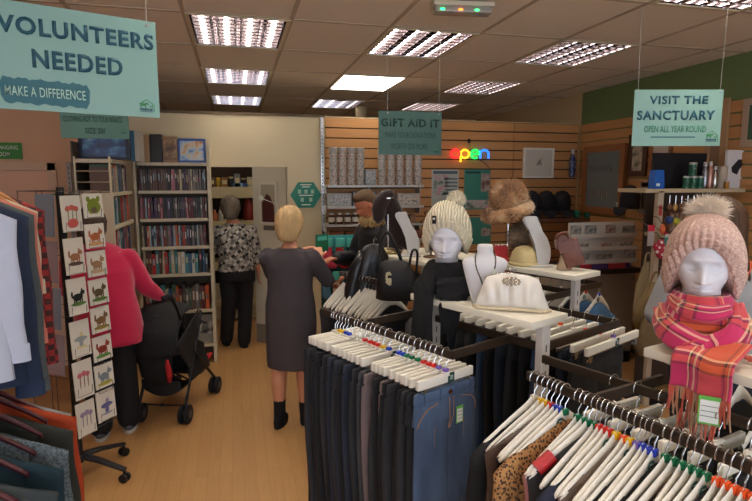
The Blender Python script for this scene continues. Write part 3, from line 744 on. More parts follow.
b = B(); P = [(-.142, -.0, .002), (-.12, -.028, .003), (0, -.035, .006), (.12, -.028, .003), (.142, 0, .002), (.12, .028, .003), (0, .035, .006), (-.12, .028, .003)]
tube(b, P, .011, 8, close=True, flat=.7); obj('base_band', b, mat('ivory_satin', '#cdbfa2', .35), t)
b = B(); tube(b, [(-.108, .0, .075), (-.10, .004, .118), (-.06, .005, .133), (0, .006, .138), (.06, .005, .133), (.10, .004, .118), (.108, 0, .075)], .0032, 8)
for s in (-1, 1): tube(b, [(s*.004, .006, .138), (s*.008, .004, .150)], .002, 6); ball(b, (s*.010, .004, .153), .006, n=8)
obj('silver_frame', b, mat('silver', '#b9b7b2', .2, 1), t)
b = B()
for r, n in ((.0, 1), (.010, 7), (.020, 12)):
    for k in range(n): ball(b, (1.5*r*cos(2*PI*k/n), -.036+.004*(r > .015), .112+.75*r*sin(2*PI*k/n)), .0055, (1, .6, .9), 7)
obj('brooch', b, mat('rhinestone', '#b5aa98', .15, .8), t)
# ---------------------------------------------------------------- customers and staff
M_skin = mat('skin', '#c98d6e', .55, var=.06, vs=8)
def limb(b, pts, rs, seg=14):
    tube(b, pts, rs, seg)
    for p, r in zip(pts, rs): ball(b, p, r*.99, n=8)
def hand(b, w, d, side, up=V((0, 0, 1)), s=1.0, curl=.6):
    """palm and five fingers from wrist w, pointing along d; thumb leaves the palm on side*left"""
    w, d = V(w), V(d).normalized(); l = d.cross(up).normalized()*side; u = l.cross(d).normalized()*side
    if u.dot(up) < 0: u = -u
    palm = [w, w+d*.03*s, w+d*.06*s, w+d*.088*s]
    for o in (-.026, -.009, .009, .026): tube(b, [p+l*o*s*(.7+.3*i/3) for i, p in enumerate(palm)], [.0135*s, .014*s, .013*s, .0105*s], 8)
    for o, L in ((-.028, .06), (-.0095, .074), (.0095, .08), (.028, .07)):
        p = w+d*.086*s+l*o*s; q = p+(d-u*curl*.3)*L*.45*s; r = q+(d*.6-u*curl)*L*.35*s; e = r+(d*.25-u*curl*1.2)*L*.28*s
        tube(b, [p, q, r, e], [.0095*s, .009*s, .0085*s, .0065*s], 8)
        for x, y in ((q, .009), (r, .0085), (e, .0065)): ball(b, x, y*s, n=6)
    p = w+d*.022*s+l*.026*s; q = p+(d*.6+l*.8)*.034*s; r = q+(d*.9+l*.3-u*.3)*.03*s; e = r+(d-u*.3)*.02*s
    tube(b, [p, q, r, e], [.013*s, .0115*s, .010*s, .0075*s], 8); ball(b, e, .0075*s, n=6); ball(b, q, .0115*s, n=6)
def hair_cap(t, m, rows, amp=.05, k=17, name='hair', tm=None):
    b = B(); loft(b, rows, 48, m=tm, fold=lambda a, v: 1+amp*.5*sin(k*a+9*v)+amp*.5*sin((k//2)*a-23*v)); return obj(name, b, m, t, ang=3)

# -- woman in the grey dress (seen from behind, reaching to the sock stand)
P = V((.345, 3.72, 0))
t = thing('person', 'person with short blonde hair in a dark grey dress, reaching up to the sock display', 'person', P, rad(-22)); t.scale = (.93, .93, .945)
b = B()
for s, fy in ((-1, -.05), (1, .04)):
    limb(b, [(s*.085, 0, .84), (s*.085, fy*.5, .50), (s*.085, fy*.9-.012, .34), (s*.085, fy, .10), (s*.085, fy, .055)], [.085, .062, .058, .036, .034])
    loft(b, [(s*.09, fy+.04, .0, .038, .105), (s*.09, fy+.04, .03, .04, .108), (s*.088, fy+.025, .06, .034, .075), (s*.086, fy+.0, .1, .034, .04)], 16)
loft(b, [(0, 0, .78, .165, .12), (0, 0, .9, .165, .125), (0, 0, 1.05, .14, .105), (0, .01, 1.2, .155, .11), (0, .0, 1.29, .165, .09), (0, 0, 1.325, .07, .06), (0, .015, 1.37, .048, .05)], 24)
head(b, M.Translation((0, .03, 1.335)) @ M.Rotation(PI, 4, 'Z') @ M.Rotation(.2, 4, 'X') @ M.Diagonal((.86, .9, .86, 1)), neck=.06, ears=True)
ls, rs_ = V((-.165, 0, 1.27)), V((.165, 0, 1.27))
le, re = V((-.20, .17, 1.12)), V((.255, .10, 1.09)); lw, rw = V((-.02, .33, 1.27)), V((.16, .26, 1.235))
limb(b, [ls, (ls+le)/2, le, (le+lw)/2, lw], [.05, .045, .036, .034, .025]); limb(b, [rs_, (rs_+re)/2, re, (re+rw)/2, rw], [.05, .046, .04, .036, .025])
hand(b, lw, V((.9, .35, .25)), -1); hand(b, rw, V((-.3, .8, .5)), 1)
obj('body', b, M_skin, t, remesh=.0075)
M_dress = mat('charcoal_dress', '#413c40', .85, bump=.2, bs=150, var=.08, vs=7)
b = B()
def df(a, v): return 1+.02*sin(5*a+2)*max(0, .7-v)+.012*sin(9*a+20*v)
loft(b, [(0, 0, .45, .185, .135), (0, 0, .5, .188, .138), (0, 0, .66, .19, .142), (0, 0, .8, .192, .145), (0, 0, .92, .186, .143), (0, 0, 1.03, .168, .130), (0, 0, 1.12, .17, .125), (0, .0, 1.2, .182, .122), (0, .0, 1.27, .185, .105), (0, 0, 1.315, .135, .085), (0, .005, 1.335, .075, .068)], 48, fold=df)
for s_, e_, k in ((ls, le, 1), (rs_, re, 1)):
    limb(b, [s_+V((0, 0, -.01)), (s_+e_)/2, e_, e_+(e_-s_).normalized()*.01], [.072, .064, .055, .056])
obj('dress', b, M_dress, t, remesh=.009)
b = B(); M_sock = mat('black_sock', '#0f0f12', .9)
for s, fy in ((-1, -.05), (1, .04)):
    b = B(); loft(b, [(s*.09, fy+.04, -.0, .044, .113), (s*.09, fy+.04, .035, .047, .116), (s*.088, fy+.025, .065, .044, .086), (s*.086, fy, .1, .043, .050), (s*.085, fy, .17, .044, .046), (s*.085, fy, .21, .046, .048)], 24)
    obj('ankle_boot', b, M_sock, t, ang=3)
M_bl = mat('blonde_hair', '#c9a877', .7, bump=.9, bs=60, stretch=(1, 1, .3), var=.25, vs=14)
hair_cap(t, M_bl, [(0, -.045, 1.385, .045, .035), (0, -.04, 1.40, .066, .058), (0, -.025, 1.44, .085, .078), (0, -.0, 1.48, .098, .102), (0, .01, 1.52, .104, .112), (0, .012, 1.56, .098, .108), (0, .012, 1.60, .08, .09), (0, .012, 1.63, .05, .055), (0, .012, 1.642, .01, .01)], .07)
# -- woman in the patterned top, in the doorway
P = at(239, 346, Z=0)
t = thing('person', 'person with short grey-brown hair in a black and white top, in the doorway', 'person', (P.x, P.y, 0), rad(8))
b = B()
fe = {-1: (-.11, .10), 1: (.05, -.04)}
for s in (-1, 1):
    fx, fy = fe[s]
    limb(b, [(s*.085, 0, .82), (s*.08, .02, .5), (fx, fy, .09)], [.085, .058, .036])
    loft(b, [(fx, fy+.05, 0, .036, .11), (fx, fy+.05, .03, .038, .112), (fx, fy+.01, .08, .034, .05)], 14)
loft(b, [(0, 0, .78, .16, .12), (0, 0, .95, .15, .11), (0, .02, 1.12, .155, .11), (0, .05, 1.23, .165, .09), (0, .07, 1.27, .07, .06), (0, .08, 1.32, .047, .05)], 22)
head(b, M.Translation((-.03, .09, 1.275)) @ M.Rotation(PI+.25, 4, 'Z') @ M.Rotation(.25, 4, 'X') @ M.Diagonal((.84, .86, .84, 1)), neck=.055, ears=True)
ls, rs_ = V((-.165, .05, 1.2)), V((.165, .05, 1.2)); re, rw = V((.215, .03, .98)), V((.225, .03, .78)); le, lw = V((-.2, .16, .98)), V((-.1, .33, 1.0))
limb(b, [rs_, re, rw], [.048, .036, .025]); limb(b, [ls, le, lw], [.048, .036, .025]); hand(b, rw, V((0, .1, -1)), 1, up=V((-1, 0, 0))); hand(b, lw, V((.3, 1, .1)), -1)
obj('body', b, M_skin, t, remesh=.0085)
M_pat = ramp_mat('black_white_zigzag', 'checker', 26, [(0, '#1b1b1d'), (.5, '#1b1b1d'), (.51, '#9a958c'), (1, '#9a958c')], .8)
def zig():
    m = bpy.data.materials.new('zigzag_print'); m.use_nodes = True; n, l = m.node_tree.nodes, m.node_tree.links; b = n['Principled BSDF']; b.inputs['Roughness'].default_value = .8
    tc = n.new('ShaderNodeTexCoord'); mp = n.new('ShaderNodeMapping'); mp.inputs['Rotation'].default_value = (0, rad(38), 0); l.new(tc.outputs['Object'], mp.inputs[0])
    w = n.new('ShaderNodeTexWave'); w.bands_direction = 'Z'; w.inputs['Scale'].default_value = 4.2; w.inputs['Distortion'].default_value = 1.2; w.inputs['Detail'].default_value = 0; l.new(mp.outputs[0], w.inputs[0])
    c = n.new('ShaderNodeTexChecker'); c.inputs['Scale'].default_value = 26; l.new(mp.outputs[0], c.inputs[0])
    nz = n.new('ShaderNodeTexNoise'); nz.inputs['Scale'].default_value = 30; l.new(tc.outputs['Object'], nz.inputs[0])
    r1 = n.new('ShaderNodeValToRGB'); r1.color_ramp.elements[0].position = .4; r1.color_ramp.elements[0].color = lin('#55524f'); r1.color_ramp.elements[1].position = .6; r1.color_ramp.elements[1].color = lin('#a8a298'); l.new(nz.outputs[0], r1.inputs[0])
    r2 = n.new('ShaderNodeMix'); r2.data_type = 'RGBA'; r2.inputs[6].default_value = lin('#151516'); r2.inputs[7].default_value = lin('#b4aea4'); l.new(c.outputs[1], r2.inputs[0])
    th = n.new('ShaderNodeMath'); th.operation = 'GREATER_THAN'; th.inputs[1].default_value = .72; l.new(w.outputs[1], th.inputs[0])
    mx = n.new('ShaderNodeMix'); mx.data_type = 'RGBA'; l.new(th.outputs[0], mx.inputs[0]); l.new(r1.outputs[0], mx.inputs[6]); l.new(r2.outputs[2], mx.inputs[7]); l.new(mx.outputs[2], b.inputs['Base Color']); return m
b = B(); loft(b, [(0, 0, .80, .185, .14), (0, 0, .86, .182, .138), (0, 0, .95, .172, .13), (0, .02, 1.1, .174, .13), (0, .045, 1.19, .182, .115), (0, .06, 1.25, .15, .09), (0, .07, 1.28, .075, .07)], 40, fold=lambda a, v: 1+.015*sin(7*a+12*v))
limb(b, [rs_, (rs_+re)/2, re, (re+rw)/2], [.066, .06, .052, .047]); limb(b, [ls, (ls+le)/2, le, (le+lw)/2], [.066, .06, .052, .047])
obj('patterned_top', b, zig(), t, remesh=.009)
b = B(); M_trou = mat('black_trousers', '#121216', .85, bump=.2, bs=90)
loft(b, [(0, 0, .70, .17, .135), (0, 0, .8, .178, .14), (0, 0, .88, .17, .13)], 30)
for s in (-1, 1): fx, fy = fe[s]; limb(b, [(s*.085, 0, .78), (s*.083, .01, .5), (fx, fy, .07)], [.10, .078, .068])
obj('trousers', b, M_trou, t, remesh=.01)
for s in (-1, 1):
    fx, fy = fe[s]; b = B(); loft(b, [(fx, fy+.05, 0, .044, .118), (fx, fy+.05, .03, .045, .12), (fx, fy+.03, .065, .04, .09), (fx, fy+.005, .085, .035, .045)], 18); obj('shoe', b, M_sock, t, ang=3)
M_gh = mat('grey_brown_hair', '#6e6354', .75, bump=.9, bs=60, stretch=(1, 1, .3), var=.3, vs=18)
tm = M.Translation((-.03, .075, 1.275)) @ M.Diagonal((1, 1, 1, 1))
hair_cap(t, M_gh, [(0, -.045, .045, .04, .03), (0, -.035, .07, .066, .055), (0, -.02, .11, .086, .08), (0, 0, .15, .098, .1), (0, .005, .19, .1, .108), (0, .008, .235, .09, .097), (0, .008, .27, .062, .067), (0, .008, .288, .02, .02)], .07, tm=tm)
# -- person in crimson behind the card spinner, pushing the pushchair
P = V((-.86, 3.88, 0))
t = thing('person', 'person in a crimson fleece and black trousers behind the card spinner, hand on the pushchair', 'person', P, rad(6))
b = B(); fe = {-1: (-.07, -.05), 1: (.10, .02)}
for s in (-1, 1):
    fx, fy = fe[s]; limb(b, [(s*.09, 0, .82), (s*.085, .03, .5), (fx, fy, .09)], [.085, .058, .036]); loft(b, [(fx, fy+.05, 0, .036, .11), (fx, fy+.05, .03, .038, .112), (fx, fy+.01, .08, .034, .05)], 14)
loft(b, [(0, 0, .75, .17, .13), (0, .01, .95, .16, .12), (-.01, .05, 1.12, .165, .12), (-.03, .10, 1.24, .165, .1), (-.05, .14, 1.28, .07, .06), (-.06, .17, 1.31, .047, .05)], 22)
head(b, M.Translation((-.07, .16, 1.25)) @ M.Rotation(PI, 4, 'Z') @ M.Rotation(.35, 4, 'X') @ M.Diagonal((.84, .86, .84, 1)), neck=.06, ears=True)
ls, rs_ = V((-.19, .08, 1.18)), V((.145, .09, 1.18)); re, rw = V((.245, .12, .98)), V((.33, .16, .90)); le, lw = V((-.24, .2, .98)), V((-.12, .34, .92))
limb(b, [rs_, re, rw], [.05, .038, .026]); limb(b, [ls, le, lw], [.05, .038, .026]); hand(b, rw, V((.5, .6, -.35)), -1); hand(b, lw, V((.5, .6, -.1)), -1)
obj('body', b, M_skin, t, remesh=.0085)
M_crim = mat('crimson_fleece', '#b81844', .95, bump=.35, bs=180, sheen=.3, var=.05)
b = B(); loft(b, [(.02, -.0, .64, .215, .165), (.02, 0, .68, .215, .165), (.01, 0, .85, .2, .155), (0, .01, .98, .185, .145), (-.01, .05, 1.12, .19, .145), (-.02, .09, 1.21, .19, .12), (-.04, .12, 1.27, .13, .09), (-.05, .14, 1.30, .07, .065)], 40, fold=lambda a, v: 1+.02*sin(6*a+9*v)*(1-v))
limb(b, [rs_, (rs_+re)/2, re, (re+rw)/2, rw], [.078, .07, .062, .055, .042]); limb(b, [ls, (ls+le)/2, le, (le+lw)/2, lw], [.078, .07, .062, .055, .042])
obj('fleece', b, M_crim, t, remesh=.01)
b = B(); loft(b, [(0, 0, .66, .16, .12), (0, 0, .8, .18, .14)], 30)
for s in (-1, 1): fx, fy = fe[s]; limb(b, [(s*.085, 0, .76), (s*.083, .02, .5), (fx, fy, .09)], [.10, .085, .078])
obj('trousers', b, M_trou, t, remesh=.01)
M_tr = mat('grey_trainer', '#4d545a', .7); M_sole = mat('white_sole', '#b9b6ae', .6)
for s in (-1, 1):
    fx, fy = fe[s]; b = B(); loft(b, [(fx, fy+.05, .02, .046, .122), (fx, fy+.05, .04, .046, .12), (fx, fy+.03, .07, .042, .09), (fx, fy, .1, .04, .045)], 20); o = obj('trainer', b, M_tr, t, ang=3)
    b = B(); loft(b, [(fx, fy+.05, 0, .049, .127), (fx, fy+.05, .022, .05, .128)], 20); obj('sole', b, M_sole, o)
hair_cap(t, mat('brown_hair', '#46362a', .7, bump=.8, bs=60, stretch=(1, 1, .3), var=.25), [(0, -.045, .03, .04, .03), (0, -.03, .06, .07, .06), (0, -.01, .12, .09, .09), (0, 0, .18, .095, .1), (0, .005, .23, .085, .09), (0, .008, .27, .05, .055), (0, .008, .285, .01, .01)], .06, tm=M.Translation((-.07, .14, 1.26)))
# -- man in the dark parka, looking down, in profile to the left
P = V((1.12, 4.22, 0))
t = thing('person', 'person with cropped brown hair in a dark parka with fur collar, looking down', 'person', P, rad(-75))
b = B()
for s in (-1, 1):
    limb(b, [(s*.09, .03, .84), (s*.09, 0, .5), (s*.09, 0, .09)], [.09, .062, .038]); loft(b, [(s*.09, -.05, 0, .04, .125), (s*.09, -.05, .03, .042, .13), (s*.09, -.01, .08, .036, .05)], 14)
loft(b, [(0, .03, .8, .17, .12), (0, .02, 1.0, .165, .12), (0, -.0, 1.2, .18, .12), (0, -.03, 1.34, .19, .1), (0, -.05, 1.38, .08, .07), (0, -.07, 1.42, .055, .057)], 22)
head(b, M.Translation((0, -.055, 1.335)) @ M.Rotation(.42, 4, 'X') @ M.Diagonal((.88, .92, .86, 1)), neck=.085, ears=True, face=1.3)
ls, rs_ = V((-.19, -.02, 1.3)), V((.19, -.02, 1.3)); re, rw = V((.24, -.12, 1.06)), V((.13, -.28, 1.0)); le, lw = V((-.24, -.12, 1.06)), V((-.12, -.32, 1.1))
limb(b, [rs_, re, rw], [.055, .042, .028]); limb(b, [ls, le, lw], [.055, .042, .028]); hand(b, rw, V((-.3, -1, -.1)), 1); hand(b, lw, V((.3, -1, 0)), 1)
obj('body', b, mat('skin_ruddy', '#b87558', .55, var=.06, vs=8), t, remesh=.0065)
M_park = mat('dark_parka', '#1b1c20', .6, bump=.3, bs=40)
b = B(); loft(b, [(0, .03, .72, .24, .19), (0, .03, .8, .235, .18), (0, .02, 1.0, .22, .17), (0, 0, 1.18, .225, .165), (0, -.02, 1.3, .22, .14), (0, -.03, 1.37, .14, .1), (0, -.04, 1.40, .085, .085)], 40, fold=lambda a, v: 1+.02*sin(6*a+14*v))
limb(b, [rs_, (rs_+re)/2, re, (re+rw)/2, rw], [.09, .085, .075, .065, .055]); limb(b, [ls, (ls+le)/2, le, (le+lw)/2, lw], [.09, .085, .075, .065, .055])
obj('parka', b, M_park, t, remesh=.01)
b = B(); M_jd = J['navy']; loft(b, [(0, .02, .7, .17, .13), (0, .02, .84, .18, .14)], 30)
for s in (-1, 1): limb(b, [(s*.09, .02, .78), (s*.09, 0, .5), (s*.09, 0, .07)], [.11, .085, .075])
obj('jeans', b, M_jd, t, remesh=.01)
for s in (-1, 1): b = B(); loft(b, [(s*.09, -.05, 0, .048, .135), (s*.09, -.05, .03, .05, .138), (s*.09, -.02, .08, .042, .07)], 18); obj('shoe', b, M_sock, t, ang=3)
b = B(); rr = [(.115*cos(a), -.045+.105*sin(a), 1.405+.012*sin(a)) for a in [k*PI/10 for k in range(20)]]; tube(b, rr, .03, 10, close=True)
for _ in range(900):
    a = R.uniform(0, 2*PI); c = R.uniform(0, 2*PI); cx = V((.115*cos(a), -.045+.105*sin(a), 1.405+.012*sin(a))); d = V((cos(a)*cos(c), sin(a)*cos(c), sin(c))); p = cx+d*.028; q = cx+d*R.uniform(.045, .06)+V((0, 0, -.006)); s_ = V((-sin(a), cos(a), 0))*.004
    b.faces.new([b.verts.new(p+s_), b.verts.new(p-s_), b.verts.new(q)])
obj('fur_collar', b, mat('tan_fur', '#a58a5c', .9, var=.3, vs=40), t, False)
hm = M.Translation((0, -.055, 1.335)) @ M.Rotation(.42, 4, 'X')
b = B(); loft(b, [(0, .058, .155, .055, .040), (0, .050, .19, .068, .052), (0, .034, .225, .0725, .070), (0, .014, .262, .074, .090), (0, .010, .29, .068, .088), (0, .008, .31, .053, .068), (0, .008, .323, .025, .035), (0, .008, .326, .004, .005)], 32, m=hm)
obj('cropped_hair', b, mat('cropped_brown_hair', '#59432f', .8, bump=.4, bs=200), t, ang=3)
# -- person behind the pink hat, seen from the back
P = V((2.27, 2.12, 0))
t = thing('person', 'person with long brown hair, pale grey coat and orange bag strap, behind the pink hat', 'person', P, rad(-38))
b = B()
for s in (-1, 1):
    limb(b, [(s*.09, 0, .84), (s*.088, .02, .5), (s*.09, 0, .09)], [.09, .06, .036]); loft(b, [(s*.09, .05, 0, .036, .11), (s*.09, .05, .03, .038, .112), (s*.09, .01, .08, .034, .05)], 14)
loft(b, [(0, 0, .78, .165, .12), (0, 0, .95, .15, .11), (0, .0, 1.15, .16, .11), (0, .01, 1.28, .17, .09), (0, .02, 1.33, .07, .06), (0, .03, 1.37, .047, .05)], 22)
head(b, M.Translation((0, .03, 1.33)) @ M.Rotation(PI-.3, 4, 'Z') @ M.Rotation(.2, 4, 'X') @ M.Diagonal((.86, .88, .86, 1)), neck=.07, ears=True)
ls, rs_ = V((-.17, .0, 1.26)), V((.17, .0, 1.26)); re, rw = V((.25, .06, 1.03)), V((.17, .25, 1.0)); le, lw = V((-.25, .06, 1.03)), V((-.17, .27, 1.02))
limb(b, [rs_, re, rw], [.05, .038, .026]); limb(b, [ls, le, lw], [.05, .038, .026]); hand(b, rw, V((-.2, 1, .1)), 1); hand(b, lw, V((.2, 1, .1)), -1)
obj('body', b, M_skin, t, remesh=.0085)
b = B(); loft(b, [(0, 0, .80, .22, .17), (0, 0, .9, .21, .16), (0, 0, 1.05, .195, .15), (0, 0, 1.18, .2, .145), (0, 0, 1.26, .195, .125), (0, .0, 1.32, .12, .09), (0, .01, 1.35, .08, .075)], 40, fold=lambda a, v: 1+.02*sin(6*a+14*v))
limb(b, [rs_, (rs_+re)/2, re, (re+rw)/2, rw], [.08, .074, .066, .058, .05]); limb(b, [ls, (ls+le)/2, le, (le+lw)/2, lw], [.08, .074, .066, .058, .05])
obj('coat', b, mat('pale_grey_wool', '#a7a8aa', .9, bump=.3, bs=120), t, remesh=.01)
b = B(); loft(b, [(0, 0, .72, .17, .13), (0, 0, .84, .18, .14)], 30)
for s in (-1, 1): limb(b, [(s*.088, 0, .78), (s*.088, .01, .5), (s*.09, 0, .07)], [.105, .08, .07])
obj('trousers', b, M_jd, t, remesh=.01)
for s in (-1, 1): b = B(); loft(b, [(s*.09, .05, 0, .044, .118), (s*.09, .05, .03, .045, .12), (s*.09, .02, .085, .038, .055)], 18); obj('shoe', b, M_sock, t, ang=3)
b = B(); pts = spline([(.10, .06, 1.34), (.11, -.06, 1.325), (.04, -.145, 1.22), (-.10, -.165, 1.06), (-.22, -.10, .9)], 6)
tube(b, pts, [.013]*len(pts), 6, flat=.3); obj('bag_strap', b, mat('orange_strap', '#c2552a', .6), t)
b = B(); loft(b, [(0, -.09, 1.08, .05, .02), (0, -.10, 1.14, .10, .035), (0, -.085, 1.25, .115, .05), (0, -.06, 1.36, .10, .07), (0, -.02, 1.44, .098, .098), (0, .0, 1.50, .100, .112), (0, .01, 1.56, .096, .107), (0, .01, 1.61, .068, .078), (0, .01, 1.64, .02, .02)], 48, fold=lambda a, v: 1+.04*sin(19*a+5*v)+.03*sin(9*a-7*v))
obj('long_hair', b, mat('long_brown_hair', '#4b3525', .6, bump=.9, bs=50, stretch=(1, 1, .12), var=.35, vs=12), t, ang=3)
# ---------------------------------------------------------------- pushchair
rc, fc_ = V((-.555, 3.97)), V((-.37, 4.5)); fd = fc_-rc
t = thing('pushchair', 'black pushchair with a red-lined seat in front of the book shelves', 'pushchair', (rc.x, rc.y, 0), math.atan2(fd.y, fd.x)-PI/2)
M_fr = mat('gunmetal_tube', '#1c1d20', .35, .6); M_fab = mat('black_pushchair_fabric', '#111214', .8, bump=.3, bs=60); M_red = mat('red_lining', '#a81c1e', .8)
L = fd.length; w = .17
for s in (-1, 1):
    b = B(); tube(b, [(s*w, -.12, .93), (s*w, -.06, .86), (s*w, .15, .5), (s*w, L, .13)], .011, 8); obj('frame_tube', b, M_fr, t)
    b = B(); tube(b, [(s*w, .34, .74), (s*w, .2, .45), (s*w, 0, .11)], .011, 8); obj('frame_tube', b, M_fr, t)
    b = B(); tube(b, [(s*w, -.12, .93), (s*w, -.17, .96), (s*(w-.02), -.21, .95)], .016, 10); obj('handle', b, mat('foam_grip', '#17171a', .9), t)
b = B(); tube(b, [(-w, 0, .13), (w, 0, .13)], .007, 8); ball(b, (0, 0, .13), .014); obj('rear_axle', b, M_fr, t)
b = B(); tube(b, [(-w, L*.62, .26), (w, L*.62, .26)], .007, 8); tube(b, [(-w, .1, .28), (w, L*.6, .30)], .007, 8); tube(b, [(w, .1, .28), (-w, L*.6, .30)], .007, 8); obj('cross_brace', b, M_fr, t)
for y in (0, L):
    for s in (-1, 1):
        for d in (-1, 1):
            b = B(); m = M.Translation((s*w+d*.022, y, .068)) @ M.Rotation(PI/2, 4, 'Y')
            lathe(b, [(.03, -.013), (.055, -.014), (.066, -.009), (.068, 0), (.066, .009), (.055, .014), (.03, .013)], 26, m, mi=0); lathe(b, [(.004, -.015), (.03, -.016), (.03, .016), (.004, .015)], 14, m, mi=1)
            obj('wheel', b, [mat('tyre', '#141416', .85), mat('hub_grey', '#2c2d31', .5)], t)
        b = B(); tube(b, [(s*w, y, .13), (s*w, y, .07)], .012, 8); obj('wheel_fork', b, M_fr, t)
b = B(); surf(b, lambda u, v: ((u-.5)*.32, .36-.30*v**.8+.05*(1-(2*u-1)**2)*(v-.2)-.06*max(0, .3-v), .25+.55*v), 16, 16); obj('seat_back', b, M_fab, t, solid=.02, ang=3)
b = B(); surf(b, lambda u, v: ((u-.5)*.31, .34+.24*v, .25+.05*v+.03*(2*u-1)**2), 12, 8); obj('seat', b, M_red, t, solid=.02, ang=3)
for s in (-1, 1):
    b = B(); surf(b, lambda u, v: (s*(.16+.004*sin(7*v)), .02+.36*u+.1*(1-v), .26+.40*v*(1-.45*u)), 10, 10); obj('side_panel', b, M_red if s < 0 else M_fab, t, solid=.012, ang=3)
    b = B(); tube(b, spline([(s*.06, .02, .62), (s*.07, .0, .45), (s*.05, .05, .33)], 5), .012, 6, flat=.3); obj('harness_strap', b, M_red, t)
b = B()
def hood(u, v):
    a = lerp(-.35, PI*.62, v); x = (2*u-1); return (x*.185*(1-.06*sin(a)), .12-.27*cos(a)*(1-.25*x*x)+.02*sin(5*v*PI)*.3, .60+.25*sin(a)*(1-.22*abs(x)**2.5))
surf(b, hood, 20, 22); obj('hood', b, M_fab, t, solid=.008, ang=3)
b = B()
for s in (-1, 1): surf(b, lambda u, v: (s*(.182-.01*u), .12+(-.25+.42*u)*(1-.8*v), .60-.22*v+.16*u*(1-v)), 8, 8)
obj('hood_side', b, M_fab, t, solid=.006, ang=3)
b = B(); surf(b, lambda u, v: ((u-.5)*.28, .02+.3*v, .19+.05*(abs(2*u-1))**2), 12, 8); surf(b, lambda u, v: ((u-.5)*.28, .02-.02*v, .19+.12*v+.05*(abs(2*u-1))**2*(1-v)), 10, 4); obj('basket', b, mat('basket_mesh', '#1d1e20', .9), t, solid=.006)
t = thing('cloth_bundle', 'bundled black and red jacket hooked on the back of the pushchair', 'bag', (rc.x+.03, rc.y+.0, 0), math.atan2(fd.y, fd.x)-PI/2)
b = B(); loft(b, [(-.02, -.06, .30, .05, .03), (-.02, -.07, .36, .11, .05), (-.03, -.075, .5, .13, .055), (-.02, -.07, .64, .12, .05), (0, -.055, .74, .08, .03), (0, -.05, .78, .03, .012)], 30, fold=lambda a, v: 1+.06*sin(6*a+9*v)); obj('jacket', b, M_fab, t, ang=3)
b = B(); loft(b, [(.09, -.118, .34, .012, .006), (.095, -.122, .40, .022, .01), (.085, -.12, .46, .018, .01), (.08, -.115, .5, .01, .005)], 16, fold=lambda a, v: 1+.1*sin(4*a+9*v)); obj('lining', b, M_red, t, ang=3)

# ---------------------------------------------------------------- book shelves
M_shelf = mat('shelf_cream', '#cfc4a8', .5)
SP = {'grey': '#6f6c68', 'dark grey': '#3a3838', 'black': '#1c1c1f', 'white': '#c9c4b8', 'brown': '#5e4434', 'red': '#a32a22', 'dark red': '#5c1f22', 'blue': '#31557a', 'pale blue': '#8fa6ae', 'orange': '#c75a24', 'purple': '#4b3a56', 'green': '#3f5a44', 'cream': '#b5a888', 'teal': '#3f7c80', 'pink': '#a86a72'}
def spine_obj(kind, w, h, d, col):
    """a book or disc case standing upright, spine on -y"""
    t = bpy.data.objects.new(kind, None)
    b = B(); box(b, (0, d/2, h/2), (w, d, h), bev=.0015)
    o = obj(kind, b, mat('spine_'+col.replace(' ', '_'), SP[col], .45, var=.1, vs=30), None, False)
    b = B(); c2 = R.choice(['white', 'cream', 'black', 'grey', 'grey', 'pink', 'pale blue']); 
    if c2 == col: c2 = 'white' if col != 'white' else 'black'
    box(b, (0, -.0004, h*R.uniform(.5, .7)), (w*.55, .0012, h*R.uniform(.15, .4))); obj('spine_title', b, mat('spine_'+c2.replace(' ', '_'), SP[c2], .45, var=.1, vs=30), o, False)
    bpy.data.objects.remove(t); return o
BK = {}
def book_row(org, ux, uy, x0, x1, z, kind, cols, hs, ws, desc, gap=0, d=.13, lean=.5):
    """row of books along ux from x0 to x1 on shelf z, spines facing -uy"""
    x = x0; i = 0; rz = math.atan2(ux.y, ux.x)
    while x < x1-ws[1] and i < 48:
        col = R.choice(cols); w_ = round(R.uniform(*ws), 3); h = R.choice(hs); key = (kind, col, round(w_*250), h)
        p = V(org)+ux*(x+w_/2)+uy*R.uniform(.0, .018); loc = (p.x, p.y, z)
        lab = f'{col} {kind.replace("_", " ")}, {ORD[i]} from the left on the {desc}'; g = f'{kind.replace("_", " ")}s on the {desc}'
        if key in BK: o = dup(BK[key], loc, rz, lab, g)
        else:
            o = spine_obj(kind, round(w_*250)/250, h, d, col); BK[key] = o; o.location = loc; o.rotation_euler.z = rz; tag(o, lab, 'dvd' if kind == 'disc_case' else 'book', g)
        if R.random() < .18: o.rotation_euler.y = R.uniform(-.05, .05)
        x += w_+R.uniform(.0005, .004)+(gap if R.random() < .06 else 0); i += 1
SY = 5.24   # front of the back book shelf
zs = [at(172, y, Y=SY).z for y in (162.5, 190.5, 218.5, 246.5, 274, 311, 346)]
bx0, bx1 = at(137, 200, Y=SY).x, at(209.5, 200, Y=SY).x
t = thing('bookcase', 'cream bookcase of discs and books against the back partition, left of the doorway', 'bookcase', (0, 0, 0))
b = B(); box(b, (bx1, SY+.125, 1.02), (.028, .27, 2.04), bev=.002); obj('end_panel', b, M_shelf, t, False)
b = B(); box(b, (bx0-.01, SY+.13, 1.0), (.02, .25, 2.0)); obj('end_panel', b, M_shelf, t, False)
b = B(); box(b, ((bx0+bx1)/2, SY+.25, 1.0), (bx1-bx0, .01, 2.0)); obj('back_panel', b, mat('shelf_back', '#5c5244', .7), t, False)
for i, z in enumerate(zs):
    b = B(); box(b, ((bx0+bx1)/2, SY+.12, z-.014), (bx1-bx0-.03, .25, .028), bev=.002); obj('shelf', b, M_shelf, t, False)
DV = ['grey', 'dark grey', 'dark grey', 'black', 'grey', 'brown', 'purple', 'grey', 'dark red', 'pale blue', 'grey', 'pink', 'dark grey', 'brown', 'dark grey', 'cream']
